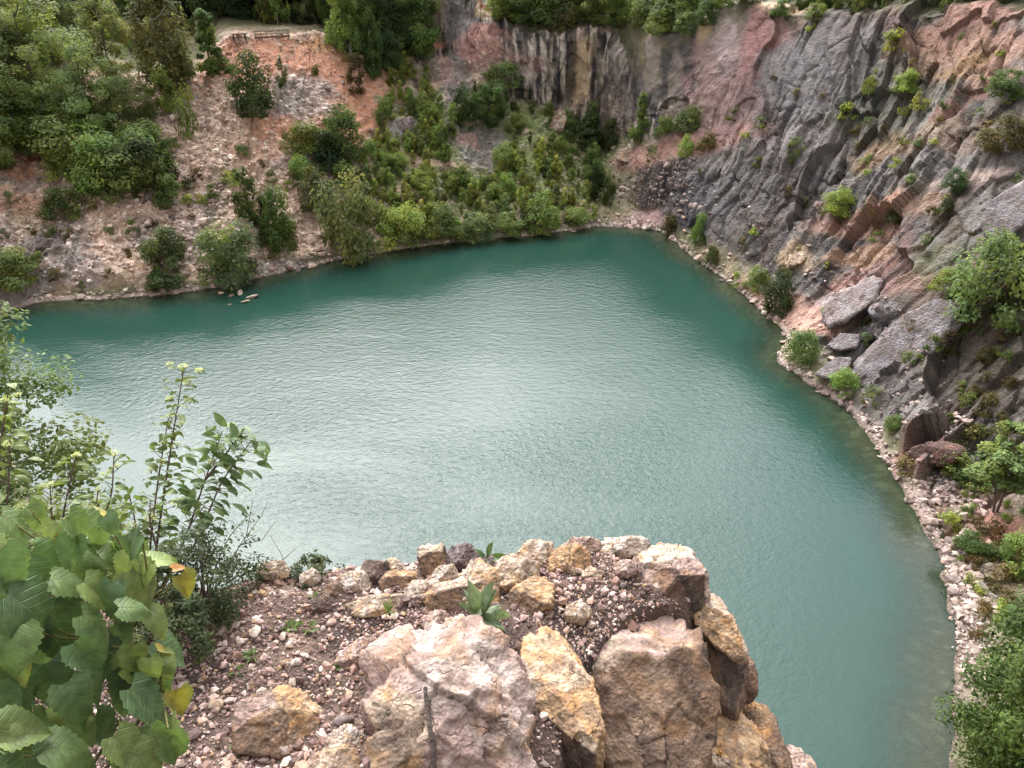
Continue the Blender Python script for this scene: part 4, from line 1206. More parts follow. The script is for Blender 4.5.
def hull2(pts):
    pts = sorted(map(tuple, pts))
    def half(ps):
        h_ = []
        for p_ in ps:
            while len(h_) > 1 and (h_[-1][0] - h_[-2][0]) * (p_[1] - h_[-2][1]) - (h_[-1][1] - h_[-2][1]) * (p_[0] - h_[-2][0]) <= 0: h_.pop()
            h_.append(p_)
        return h_
    a_ = half(pts); b_ = half(pts[::-1])
    return a_[:-1] + b_[:-1]


def boulder(poly, zc, stone, label, facets=(), seed=1.0, sub=5, amp=.07, back=.8, name='boulder', group=None, p_soft=70, depth=None, cat=None, mat=None):
    """a real block: its outline from the picture gives width and height, facets give its front; it has a back of its own."""
    poly = hull2(poly)
    px = np.array(poly, float)
    a2 = 0; cx = cy = 0
    for i in range(len(px)):
        x1, y1 = px[i]; x2, y2 = px[(i + 1) % len(px)]
        w_ = x1 * y2 - x2 * y1; a2 += w_; cx += (x1 + x2) * w_; cy += (y1 + y2) * w_
    cx /= 3 * a2; cy /= 3 * a2
    amp = amp * 1.45
    Cw = at_z(cx, cy, zc) if depth is None else at_depth(cx, cy, depth)
    t = float((Cw - CAM) @ FWD); s = t / FPX
    view = norm(CAM - Cw); ri = norm(np.cross(UP, view)); up = np.cross(view, ri)
    planes = []
    for i in range(len(px)):
        x1, y1 = (px[i] - (cx, cy)) * (1, -1); x2, y2 = (px[(i + 1) % len(px)] - (cx, cy)) * (1, -1)
        nx, ny = y2 - y1, -(x2 - x1)
        l_ = math.hypot(nx, ny)
        if l_ < 1e-6: continue
        nx, ny = nx / l_, ny / l_
        d_ = nx * x1 + ny * y1
        if d_ < 0: nx, ny, d_ = -nx, -ny, -d_
        planes.append((nx * ri + ny * up, max(d_, 2) * s * GROW, None))
    r = math.sqrt(abs(a2) / 2 / math.pi) * s
    fl = list(facets) or [(-.35, .45, .85, .62, None), (.4, .1, .9, .66, None), (0, -.5, .85, .72, None)]
    for fx, fy, fz, fd, st in fl:
        planes.append((fx * ri + fy * up + fz * view, fd * r, st))
    planes.append((-view * .9 + up * .3, back * r, None))
    planes.append((-view * .8 - up * .6, back * r, None))
    V, F = ico(sub)
    rad, pick, nz = rock_shape(V, planes, seed, r, p_soft, amp)
    P_ = V * rad[:, None]
    cols_ = rock_cols(planes, pick, nz, stone, P_ / r + seed * 3.7)
    o = obj(name, make_mesh(name, P_, F, cols_, [mat or M_ROCK]), loc=Cw)
    tag(o, label, cat or ('boulder' if r > .06 else 'rock'), group)
    return o, Cw, P_ + Cw, F


# --- the big blocks
A_ = boulder([(367, 700), (371, 662), (393, 624), (425, 614), (468, 630), (505, 655), (526, 690), (532, 745), (522, 815), (385, 815), (364, 750)], 28.0, 'pink',
             'large pink pitted boulder with a dark twig lying down its front', [(-.25, .75, .6, .70, 'pink'), (.1, .35, .93, .60, None), (-.55, -.1, .8, .64, 'cream'), (.5, .2, .85, .68, None), (0, -.5, .86, .62, 'pink'), (-.3, -.5, .8, .66, 'orange')], 1.3, 6, .075)
boulder([(521, 632), (538, 617), (557, 628), (590, 690), (600, 745), (596, 810), (560, 800), (524, 740)], 27.88, 'orange',
        'long orange slab leaning between the pink boulder and the big brown block', [(.15, .5, .85, .55, 'orange'), (-.3, .1, .95, .5, 'cream'), (-.6, -.5, .6, .42, 'dark')], 2.1, 6, .06)  # lower left facet coloured dark to paint the shadow gap under the slab
boulder([(586, 668), (598, 634), (640, 606), (684, 597), (690, 640), (706, 690), (702, 768), (692, 830), (600, 850), (582, 745)], 27.70, 'brown',
        'biggest block with a flat brown broken face and a pale top edge', [(-.05, .82, .55, .93, 'pink'), (-.45, .6, .65, .88, 'cream'), (0, -.08, 1, .50, 'brown'), (.55, .05, .83, .62, 'brown'), (-.5, -.1, .86, .62, 'brown'), (0, -.6, .8, .72, 'brown')], 3.2, 6, .066)
boulder([(570, 700), (588, 690), (600, 720), (602, 800), (570, 830), (545, 770)], 27.70, 'orange', 'narrow tan block wedged between the orange slab and the big brown block', (), 3.9, 5, .07)
boulder([(690, 640), (705, 612), (730, 618), (745, 652), (744, 690), (728, 712), (700, 690)], 27.64, 'brown',
        'dark brown rounded block on the right flank of the biggest block', [(0, .6, .8, .8, 'orange'), (.3, 0, .95, .6, 'dark'), (-.4, -.2, .9, .6, 'brown')], 4.4, 5, .08)
boulder([(733, 665), (748, 652), (756, 668), (755, 690), (742, 708), (728, 695)], 27.58, 'brown', 'small rust brown block jutting out over the water at the right flank', (), 4.9, 5, .07)
boulder([(696, 700), (704, 684), (742, 716), (762, 752), (758, 820), (690, 825), (684, 745)], 27.46, 'orange',
        'bright orange and cream slab facing up below the dark brown rounded block', [(.2, .6, .78, .5, 'orange'), (.1, .2, 1, .55, 'cream'), (-.5, -.2, .8, .6, 'orange')], 5.2, 6, .07)
boulder([(735, 705), (754, 692), (772, 722), (785, 752), (786, 810), (745, 810), (732, 740)], 27.38, 'brown', 'brown block at the far right flank below the rust block', [(-.3, .5, .8, .6, 'orange'), (.4, .1, .9, .6, 'brown')], 5.8, 5, .08)
boulder([(776, 765), (790, 748), (812, 764), (835, 810), (770, 820)], 27.25, 'pink', 'pink rock at the bottom of the right flank, lowest in view', (), 6.1, 5, .06)
boulder([(690, 600), (701, 588), (722, 602), (742, 642), (744, 660), (716, 645), (692, 618)], 27.80, 'cream', 'pale pink sloping rock on the outer right edge of the ledge', [(.3, .75, .55, .7, 'cream'), (0, .2, 1, .6, 'orange')], 6.6, 5, .05)
boulder([(636, 600), (640, 562), (660, 543), (686, 547), (703, 572), (708, 606), (690, 616), (655, 614)], 27.92, 'pink',
        'broad pink rock with a dark hollow at the top right corner of the ledge', [(-.1, .85, .5, .72, 'cream'), (.3, .45, .8, .66, 'pink'), (-.2, .0, 1, .58, 'pink'), (.35, -.4, .8, .5, 'dark')], 7.1, 6, .07)  # the hollow is a flat facet, its shade painted in as dark stone
# --- the row of rocks along the back edge and those lying on the gravel
GROW = 1.22
ROCKS = [
    ([(423, 577), (420, 553), (430, 542), (443, 546), (443, 572), (432, 582)], 28.00, 'brown', 'upright brown and cream rock standing tallest at the back edge', [(-.2, .8, .5, .8, 'cream'), (0, 0, 1, .6, 'brown')]),
    ([(444, 562), (447, 550), (470, 546), (477, 557), (470, 572), (450, 572)], 27.98, 'grey', 'dark grey rock right of the upright brown rock', ()),
    ([(432, 582), (436, 570), (453, 565), (457, 575), (448, 584)], 28.00, 'white', 'small cream topped rock in front of the dark grey rock', ()),
    ([(363, 572), (367, 561), (385, 562), (388, 574), (379, 590), (367, 589)], 27.98, 'dark', 'blackish brown rock at the left of the back row', ()),
    ([(381, 584), (390, 572), (411, 574), (420, 583), (406, 592), (384, 590)], 27.98, 'brown', 'tan brown rock right of the blackish rock', [(0, .8, .6, .7, 'orange'), (0, 0, 1, .6, 'brown')]),
    ([(341, 580), (352, 572), (365, 573), (371, 591), (349, 595)], 27.98, 'white', 'cream white block left of the blackish rock', ()),
    ([(386, 573), (391, 557), (401, 564), (406, 573)], 27.98, 'cream', 'small pointed pinkish stone behind the tan brown rock', ()),
    ([(428, 602), (436, 586), (465, 580), (479, 574), (478, 592), (463, 614), (438, 614)], 28.00, 'orange', 'wide orange-brown wedge of rock in the middle of the back row', [(-.1, .85, .5, .62, 'cream'), (.1, 0, 1, .5, 'brown')]),
    ([(406, 594), (412, 584), (437, 583), (430, 606), (411, 604)], 27.99, 'white', 'white and pink rock left of the orange-brown wedge', ()),
    ([(461, 582), (468, 560), (486, 566), (496, 580), (495, 612), (481, 620), (469, 602)], 28.00, 'orange', 'tall pale tan rock right of the orange-brown wedge', [(-.3, .5, .8, .6, 'cream'), (.4, .1, .9, .6, 'orange')]),
    ([(496, 590), (499, 563), (515, 561), (536, 565), (538, 580), (515, 590), (508, 606)], 28.00, 'cream', 'tan rock with a hollow side behind the orange angular rock', ()),
    ([(506, 617), (511, 592), (535, 577), (550, 585), (550, 604), (526, 615)], 28.00, 'orange', 'orange angular rock behind the long leaning slab', [(-.1, .7, .7, .6, 'orange'), (-.5, 0, .8, .6, 'brown')]),
    ([(481, 562), (490, 555), (498, 562), (492, 572), (482, 570)], 27.99, 'grey', 'small purple grey stone beside the dark leafy plant', ()),
    ([(518, 557), (530, 544), (549, 544), (554, 560), (540, 572), (523, 570)], 27.98, 'cream', 'cream pink rock in the middle of the back edge', ()),
    ([(550, 572), (555, 552), (575, 546), (588, 560), (584, 574), (562, 580)], 27.99, 'orange', 'cream and orange rock right of the middle of the back edge', ()),
    ([(582, 577), (588, 567), (602, 572), (597, 583)], 28.0, 'cream', 'small cream stone right of the cream and orange rock', ()),
    ([(560, 550), (575, 539), (593, 539), (600, 548), (580, 555)], 27.97, 'pink', 'flat pale pink rock on the very back edge', ()),
    ([(596, 553), (605, 541), (640, 538), (650, 548), (630, 557)], 27.97, 'white', 'long pale rock on the very back edge near its right end', ()),
    ([(237, 742), (240, 712), (262, 697), (292, 690), (320, 705), (312, 738), (290, 752)], 28.00, 'brown', 'grey-brown block with an orange top lying on the gravel at lower left', [(.45, .75, .5, .62, 'orange'), (.6, 0, .8, .72, 'orange'), (-.2, .05, 1, .55, 'brown'), (-.4, .6, .7, .7, 'pink')]),
    ([(338, 662), (345, 649), (368, 638), (378, 645), (366, 662), (350, 670)], 27.99, 'pink', 'pink slab stone leaning on the left side of the large pink boulder', ()),
    ([(350, 604), (375, 596), (410, 598), (414, 610), (380, 615), (355, 613)], 27.98, 'cream', 'long layered pale stone left of the white and pink rock', ()),
    ([(298, 768), (330, 751), (354, 758), (352, 780), (305, 786)], 28.0, 'cream', 'cream rock cut by the bottom edge below the grey-brown block', ()),
    ([(328, 738), (348, 727), (364, 740), (352, 753), (334, 750)], 28.0, 'white', 'pale stone between the grey-brown block and the large pink boulder', ()),
    ([(308, 603), (325, 595), (333, 608), (318, 617)], 27.98, 'dark', 'dark stone alone in the middle of the gravel', ()),
    ([(258, 574), (266, 563), (281, 563), (290, 573), (278, 581)], 27.98, 'cream', 'cream rock at the back left edge beside the fine leaved shrub', ()),
    ([(442, 630), (456, 617), (471, 624), (488, 646), (481, 657), (455, 642)], 28.03, 'cream', 'cream wedge stone behind the large pink boulder below the broad leaved plant', ()),
    ([(422, 622), (432, 612), (446, 614), (448, 626), (432, 632)], 28.0, 'pink', 'pink stone tucked behind the top of the large pink boulder', ()),
    ([(486, 668), (500, 660), (510, 668), (506, 682), (490, 680)], 28.0, 'cream', 'small pale stone under the lower leaves of the broad leaved plant', ()),
    ([(300, 575), (312, 570), (322, 577), (314, 585), (302, 583)], 27.98, 'white', 'white flat stone near the low shrub at the back edge', ()),
    ([(322, 588), (334, 584), (344, 592), (336, 600), (324, 598)], 27.98, 'brown', 'reddish brown stone left of the layered pale stone', ()),
    ([(566, 610), (580, 602), (590, 612), (582, 624), (568, 622)], 28.0, 'cream', 'pale stone lying on the rubble above the big brown block', ()),
    ([(615, 566), (626, 560), (636, 567), (630, 577), (618, 576)], 28.0, 'pink', 'pink stone lying on the rubble left of the rock with the dark hollow', ()),
]
for i, (poly, zc, st, lab, fc) in enumerate(ROCKS):
    boulder(poly, zc - .012, st, lab, fc, 8.3 + i * 1.37, 5 if (max(p_[0] for p_ in poly) - min(p_[0] for p_ in poly)) > 22 else 4, .075, name='boulder' if i in (18,) else 'rock', group='rocks on the ledge')

GROW = 1.1
# --- loose stones: the ones big enough to count, then the gravel
FG_BVH = BVHTree.FromPolygons([Vector(p_) for p_ in LV.tolist()], LF.tolist())
STONE_MESH = []
for k_ in range(14):
    rs_ = np.random.default_rng(500 + k_)
    V, F = ico(3)
    pl = [(norm(rs_.normal(size=3)), .55 + .5 * rs_.random(), None) for _ in range(15)]
    rad, pick, nz = rock_shape(V, pl, 3.3 + k_, 1.0, 40, .08)
    rad = np.minimum(rad, 1.5)
    st = ['pink', 'cream', 'pink', 'white', 'brown', 'cream', 'orange', 'pink', 'cream', 'brown', 'white', 'pink', 'grey', 'cream'][k_]
    V2 = V * rad[:, None] * np.array([1, .78, .45])
    STONE_MESH.append(make_mesh('stone', V2, F, rock_cols(pl, pick, nz, st, V2 * 1.0 + k_), [M_GRAV]))
rs = random.Random(77)
n_ = 0
while n_ < 150:
    px_, py_ = rs.uniform(165, 640), rs.uniform(560, 768)
    d_ = Vector(ray(px_, py_)).normalized()
    loc, nn_, _, _ = FG_BVH.ray_cast(Vector(CAM), d_, 20)
    if loc is None or edge_dist(np.array([loc.x]), np.array([loc.y]))[0] > -.03: continue
    if px_ > 365 and py_ > 615: continue
    o = obj('stone', STONE_MESH[rs.randrange(14)])
    s_ = rs.uniform(.007, .019) * (1.7 if rs.random() < .12 else 1)
    o.location = (loc.x, loc.y, loc.z + s_ * .22); o.scale = (s_, s_, s_)
    o.rotation_euler = (rs.uniform(-.4, .4), rs.uniform(-.4, .4), rs.uniform(0, 6.28))
    tag(o, 'small loose angular stone lying on the dark gravel of the ledge', 'stone', 'loose stones on the ledge gravel'); n_ += 1

rg = np.random.default_rng(91)
NG = 78000
gxs = rg.uniform(-2.3, .75, NG); gys = rg.uniform(.5, 2.4, NG)
okg = (edge_dist(gxs, gys) < .02)
dens = fbm(np.stack([gxs * 3, gys * 3, gxs * 0], 1), 3)
okg &= rg.random(NG) < (.72 + .9 * dens) * sstep(-2.3, -1.3, gxs + .5 * dens) * sstep(.5, 1.15, gys + .4 * dens)
gxs, gys = gxs[okg], gys[okg]; ng = len(gxs)
gzs = ledge_z(gxs, gys)
V1, F1_ = ico(1)
szs = .0030 + .0062 * rg.random(ng) ** 2.2 + .016 * (rg.random(ng) < .08) * rg.random(ng)
Q = rg.normal(size=(ng, 4)); Q /= np.linalg.norm(Q, axis=1, keepdims=True)
w_, x_, y_, z_ = Q.T
RM = np.stack([np.stack([1 - 2 * (y_ * y_ + z_ * z_), 2 * (x_ * y_ - z_ * w_), 2 * (x_ * z_ + y_ * w_)], 1), np.stack([2 * (x_ * y_ + z_ * w_), 1 - 2 * (x_ * x_ + z_ * z_), 2 * (y_ * z_ - x_ * w_)], 1), np.stack([2 * (x_ * z_ - y_ * w_), 2 * (y_ * z_ + x_ * w_), 1 - 2 * (x_ * x_ + y_ * y_)], 1)], 1)
shp = []
for k_ in range(16):
    pl = [norm(rg.normal(size=3)) for _ in range(8)]; dl = .5 + .5 * rg.random(8)
    c_ = np.maximum(V1 @ np.array(pl).T, .05)
    shp.append(V1 * np.minimum((dl / c_).min(1), 1.4)[:, None] * np.array([1, .8, .62]))
shp = np.array(shp)
VV = shp[rg.integers(16, size=ng)] * szs[:, None, None]
VV = np.einsum('nij,nkj->nki', RM, VV) + np.stack([gxs, gys, gzs + szs * .25], 1)[:, None, :]
pal = np.array([C(.40, .27, .235), C(.48, .37, .315), C(.32, .20, .155), C(.19, .12, .10), C(.54, .45, .39), C(.26, .17, .16), C(.12, .08, .07), C(.39, .25, .145)])
gc = pal[rg.choice(8, size=ng, p=[.22, .16, .15, .15, .07, .10, .11, .04])] * (.8 + .4 * rg.random(ng))[:, None]
nvk = len(V1)
GF = (F1_[None] + (np.arange(ng) * nvk)[:, None, None]).reshape(-1, 3)
tag(obj('gravel', make_mesh('gravel', VV.reshape(-1, 3), GF, np.repeat(gc, nvk, 0), [M_GRAV], smooth=False)), 'fine pinkish gravel strewn over the dark soil of the ledge', 'gravel', kind='stuff')

# --- the twig on the pink boulder
_, ca, pa, fa = A_
bva = BVHTree.FromPolygons([Vector(p_) for p_ in pa.tolist()], fa.tolist())
tw = []
for px_, py_ in [(426, 688), (427, 697), (429, 708), (429, 720), (431, 733), (433, 748), (434, 766), (436, 790)]:
    d_ = Vector(ray(px_, py_)).normalized()
    loc, nn_, _, _ = bva.ray_cast(Vector(CAM), d_, 20)
    if loc is not None: tw.append(np.array(loc) + np.array(nn_) * .006)
mb = MB(); mb.tube(tw, np.linspace(.0055, .0075, len(tw)), 7, C(.085, .065, .055))
mb.tube([tw[2], tw[2] + RIGHT * .006 + UP * .012 - FWD * .008], [.003, .0015], 5, C(.085, .065, .055))
tag(obj('twig', mb.mesh('twig', [M_BARK])), 'thin dark bare twig lying down the front of the large pink boulder', 'twig')
# ------------------------------------------------------------------ near plants
def leaf_blade(rng, B, T, Nn, L, W, col, col_edge, nu=7, nv=11, kind='heart', droop=.3, fold=.18, pleat=.012):
    """one leaf blade from B along T (unit), upper face Nn; returns V,F,C,UV."""
    Sd = norm(np.cross(T, Nn)); Nn = np.cross(Sd, T)
    v = np.linspace(0, 1, nv)[:, None]; u = np.linspace(-1, 1, nu)[None, :]
    if kind == 'heart':
        w_ = np.sin(np.pi * np.clip(v * .93 + .055, 0, 1) ** .62) ** .75 * (1.0 + .07 * np.sin(v * 9))
        w_ = w_ * np.where(v > .72, 1 - .25 * (v - .72) / .28, 1)
        back_ = -.14 * (np.abs(u) ** 1.5) * np.exp(-v * 5)
    else:
        w_ = np.sin(np.pi * np.clip(v * .96 + .02, 0, 1) ** .9) ** .85
        back_ = 0 * u * v
    w_ = w_ * .5 * W
    ser = 1 + (.13 if kind == 'heart' else .02) * ((np.arange(nv) % 2)[:, None] - .5) * (np.abs(u) > .98)
    x = u * w_ * ser
    y = (v + back_) * L
    wob = rng.normal(size=4) * .09
    z = fold * np.abs(x) - droop * L * v ** 2 + pleat * np.sin((v - .55 * np.abs(u) * w_ / (.5 * W)) * 8 * 2 * np.pi) * np.abs(u) ** .7 * L * .6
    z = z + L * (wob[0] * np.sin(3 * v + u * 2) + wob[1] * u * v)
    P_ = B + x[..., None] * Sd + y[..., None] * T + z[..., None] * Nn
    ii_ = np.arange(nu * nv).reshape(nv, nu)
    F_ = np.stack([ii_[:-1, :-1], ii_[:-1, 1:], ii_[1:, 1:], ii_[1:, :-1]], -1).reshape(-1, 4)
    mixe = (np.abs(u) ** 2 * np.ones_like(v))[..., None] * .6
    Cc = (np.asarray(col)[None, None] * (1 - mixe) + np.asarray(col_edge)[None, None] * mixe).reshape(-1, 3)
    uv = np.stack([(x / W * 1.0), np.broadcast_to(v, x.shape)], -1).reshape(-1, 2)
    return P_.reshape(-1, 3), F_, Cc, uv


def unit(v): return np.asarray(v, float) / np.linalg.norm(v)


DG, MG, LG, YG, YE, RB = C(.075, .125, .05), C(.125, .185, .062), C(.19, .24, .078), C(.20, .25, .075), C(.36, .30, .05), C(.25, .13, .05)
rl = np.random.default_rng(404)
hz = empty('hazel_bush', (-1.25, .75, 27.97))
HB = np.array([-1.25, .75, 27.97])
tag(hz, 'broad leaved bush with big dark green and yellowish leaves at the lower left corner', 'bush')
# (px, py of the leaf middle, size px, tip direction in the picture, how far it turns to the viewer, depth, colours)
LEAVES = [
    (40, 618, 120, (.55, -.45), .75, 1.35, DG, DG * 1.2), (150, 592, 84, (.55, -.75), .55, 1.45, LG * .75, LG), (100, 596, 66, (.65, -.6), .8, 1.42, LG * 1.1, LG * 1.2),
    (105, 537, 74, (.75, -.35), .5, 1.5, MG, MG * .9), (118, 560, 50, (.9, -.05), .5, 1.52, MG, LG), (15, 655, 80, (-.1, -.8), .6, 1.3, MG * 1.2, MG), (25, 667, 52, (.6, -.6), .5, 1.33, LG * .8, YE * .6),
    (150, 712, 92, (.6, -.65), .75, 1.4, DG * .9, DG), (100, 690, 70, (.6, -.55), .7, 1.38, DG, MG * .8), (78, 707, 78, (.3, -.8), .7, 1.33, DG * 1.1, MG * .8), (78, 752, 92, (.8, -.2), .7, 1.3, MG * .85, MG),
    (30, 730, 84, (.9, -.15), .45, 1.25, LG * .65, MG), (24, 744, 44, (.7, -.3), .7, 1.24, LG, LG), (168, 668, 36, (.4, -.8), .45, 1.45, LG * .8, LG), (181, 705, 36, (.3, -.8), .6, 1.46, YE * .7, YG), (166, 652, 24, (.6, -.2), .4, 1.46, YE, RB),
    (130, 755, 74, (.5, -.7), .7, 1.32, LG * .8, YG * .7), (105, 632, 80, (.7, -.55), .6, 1.4, MG, MG * 1.2), (92, 660, 70, (.5, -.7), .7, 1.36, DG * 1.1, DG), (10, 580, 84, (.4, -.7), .7, 1.32, DG * 1.1, MG), (4, 545, 60, (.8, -.3), .45, 1.35, LG * .8, MG),
    (55, 565, 70, (.8, -.4), .6, 1.45, DG * 1.2, MG), (75, 585, 60, (.9, -.2), .55, 1.45, MG, MG), (35, 590, 60, (.3, -.8), .7, 1.4, DG, DG), (105, 512, 30, (.7, .1), .5, 1.55, YE, YG), (83, 522, 34, (-.5, -.4), .4, 1.53, MG, RB * .8), (70, 545, 34, (.2, -.8), .5, 1.5, YE * .9, RB), (52, 540, 40, (-.3, -.8), .55, 1.48, LG, YG),
    (180, 568, 18, (.7, .1), .5, 1.5, C(.5, .22, .06), RB), (188, 588, 34, (.5, -.8), .45, 1.5, YE * .6, LG * .8), (160, 560, 40, (.8, .2), .5, 1.5, LG, YG), (60, 640, 90, (.3, -.8), .7, 1.45, DG * .8, DG), (125, 650, 60, (.5, -.7), .6, 1.5, DG, MG * .8), (5, 700, 90, (.5, -.7), .6, 1.3, DG * .9, DG), (55, 690, 80, (.2, -.8), .6, 1.42, DG * .8, DG), (110, 735, 70, (.5, -.6), .7, 1.42, DG * .85, DG),
    (165, 740, 50, (.5, -.7), .6, 1.45, MG * .8, MG), (10, 765, 90, (.6, -.4), .7, 1.25, DG, MG), (150, 770, 60, (.6, -.6), .6, 1.34, LG * .6, YG * .6), (40, 520, 40, (.3, -.7), .6, 1.55, MG, LG), (20, 530, 50, (.6, -.5), .6, 1.5, MG, MG),
    (130, 610, 70, (.6, -.7), .6, 1.5, DG, MG), (20, 700, 70, (-.2, -.8), .6, 1.4, DG, DG), (70, 620, 80, (.5, -.6), .6, 1.5, DG * .9, DG), (45, 650, 70, (.4, -.7), .6, 1.5, DG * .8, DG),
    (118, 668, 60, (.5, -.8), .6, 1.48, DG * .9, DG), (140, 690, 60, (.4, -.8), .6, 1.5, DG * .8, DG), (-15, 620, 100, (.4, -.7), .6, 1.3, DG, MG), (-15, 720, 100, (.5, -.6), .6, 1.25, DG, MG), (50, 775, 80, (.5, -.5), .7, 1.3, DG, DG),
    (98, 560, 60, (.6, -.6), .5, 1.56, DG * 1.2, MG), (138, 566, 46, (.3, -.7), .6, 1.56, MG, MG),
]
for _ in range(50):
    px_, py_ = rl.uniform(-20, 185), rl.uniform(525, 775)
    if px_ > 120 + .5 * (py_ - 520) or (px_ > 175 and py_ < 640): continue
    k_ = rl.random()
    c1 = [DG, DG, MG, MG, LG * .85, [LG, LG, YG][int(rl.random() * 3)]][int(k_ * 6)]
    LEAVES.append((px_, py_, rl.uniform(30, 58), (rl.uniform(-.3, .9), rl.uniform(-.9, -.1)), rl.uniform(.3, .75), rl.uniform(1.35, 1.55), c1, c1 * rl.uniform(.8, 1.2)))
mb = MB(); stemb = MB()
STC = C(.10, .075, .04)
nodes = [at_depth(20, 690, 1.45), at_depth(95, 640, 1.5), at_depth(75, 560, 1.56), at_depth(150, 600, 1.55), at_depth(120, 720, 1.47), at_depth(30, 600, 1.5), at_depth(60, 750, 1.4), at_depth(160, 690, 1.5)]
roots = [HB + np.array([.0, .0, -.03]), HB + np.array([.08, .05, -.03]), HB + np.array([-.06, .06, -.03])]
for i, nd in enumerate(nodes):
    r0 = roots[i % 3]
    md = (r0 * .45 + nd * .55) + np.array([0, 0, .06])
    stemb.tube([r0, md, nd], [.009, .006, .003], 6, STC)
for (px_, py_, sz, (tx, ty), face, dp, c1, c2) in LEAVES:
    mid = at_depth(px_, py_, dp)
    view = unit(CAM - mid)
    ri = unit(np.cross(UP, view)); up = np.cross(view, ri)
    L_ = sz * dp / FPX * (.80 if sz < 64 else .62)
    T = unit(tx * ri + ty * up - .15 * view + rl.normal(size=3) * .06)
    face *= .72
    Nn = unit(view * face + np.array([0, 0, 1.0]) * (1 - face) + .25 * up + rl.normal(size=3) * .1)
    B = mid - T * L_ * .5 + Nn * .1 * L_
    V, F, Cc, uv = leaf_blade(rl, B, T, Nn, L_, L_ * (.78 + .14 * rl.random()), np.asarray(c1) * (.9 + .35 * rl.random()), c2, 11, 19, droop=rl.uniform(.2, .75), fold=rl.uniform(-.1, .4))
    mb.add(V, F, Cc, 0, uv)
    nd = min(nodes, key=lambda q_: np.linalg.norm(q_ - B))
    stemb.tube([nd, (nd + B) / 2 - np.array([0, 0, .012]), B], [.0025, .002, .0016], 5, C(.16, .15, .05))
f_ = mb.mesh('foliage', [M_BIG]); s_ = stemb.mesh('stems', [M_BARK])
for o_, nm in ((f_, 'foliage'), (s_, 'stem')):
    o = obj(nm, o_, hz); o.matrix_parent_inverse = Matrix.Translation(-HB)


def stem_plant(name, label, cat, stems, leaf, root, seed, flowers=(), group=None, thick=.005):
    """upright stems with opposite leaves, built in world space round root. stems: (pixel path with depth, n leaves, leaf length m, tone)."""
    rr = np.random.default_rng(seed)
    root = np.asarray(root, float)
    e = empty(name, root); tag(e, label, cat, group)
    lm, sm, fm = MB(), MB(), MB()
    for path, nl, ll, (c1, c2), lo in stems:
        pts = np.array([at_depth(*p_) for p_ in path])
        tt = np.linspace(0, 1, 24)
        seg = np.linspace(0, 1, len(pts))
        sp = np.stack([np.interp(tt, seg, pts[:, k]) for k in range(3)], 1)
        for _ in range(3): sp[1:-1] = (sp[:-2] + sp[1:-1] * 2 + sp[2:]) / 4
        sm.tube(sp, np.linspace(thick, thick * .35, 24), 6, C(.09, .055, .045))
        for j in range(nl):
            t_ = lo + (1 - lo) * (j + rr.random() * .6) / nl
            p0 = np.array([np.interp(t_, tt, sp[:, k]) for k in range(3)])
            ax = unit(np.array([np.interp(min(1, t_ + .05), tt, sp[:, k]) - np.interp(max(0, t_ - .05), tt, sp[:, k]) for k in range(3)]))
            a0 = rr.random() * 6.28
            for sd in (0, math.pi):
                b1 = unit(np.cross(ax, [.3, .2, .9])); b2 = np.cross(ax, b1)
                od = math.cos(a0 + sd) * b1 + math.sin(a0 + sd) * b2
                side = rr.random() * ll * 1.3
                q0 = p0 + od * side + ax * side * .4
                if side > .02: sm.tube([p0, q0], [thick * .3, thick * .2], 4, C(.13, .10, .05))
                T = unit(od + ax * .35 - np.array([0, 0, .45]) * rr.random() + rr.normal(size=3) * .2)
                Nn = unit(np.array([0, 0, 1.0]) + ax * .2 + rr.normal(size=3) * .25)
                k_ = rr.random()
                V, F, Cc, uv = leaf_blade(rr, q0, T, Nn, ll * (.7 + .5 * rr.random()), ll * .55, np.asarray(c1) * (1 - k_) + np.asarray(c2) * k_, c2, 5, 7, leaf, droop=.35, pleat=.0)
                lm.add(V, F, Cc, 0, uv)
    obj('foliage', lm.mesh('foliage', [M_BIG]), e).matrix_parent_inverse = Matrix.Translation(-root)
    obj('stem', sm.mesh('stem', [M_BARK]), e).matrix_parent_inverse = Matrix.Translation(-root)
    for (px_, py_, dp, rad) in flowers:
        c_ = at_depth(px_, py_, dp)
        fm = MB()
        n_ = 60
        a_ = rr.random(n_) * 6.28; q_ = np.sqrt(rr.random(n_)) * rad
        pos = c_ + np.stack([np.cos(a_) * q_, np.sin(a_) * q_, .25 * rad * (1 - (q_ / rad) ** 2) + rr.normal(size=n_) * .0012], 1)
        V, F, Cc = leaf_quads(rr, pos, norm(np.array([0, 0, 1.0]) + rr.normal(size=(n_, 3)) * .5), rad * .2, np.tile(C(.52, .55, .25), (n_, 1)) * (.8 + .4 * rr.random((n_, 1))))
        fm.add(V, F, Cc)
        for j in range(5):
            fm.tube([c_ - np.array([0, 0, rad * 1.1]), pos[j]], [.0012, .0008], 4, C(.2, .24, .08))
        obj('flower_head', fm.mesh('flower_head', [M_FINE]), e).matrix_parent_inverse = Matrix.Translation(-root)
    return e


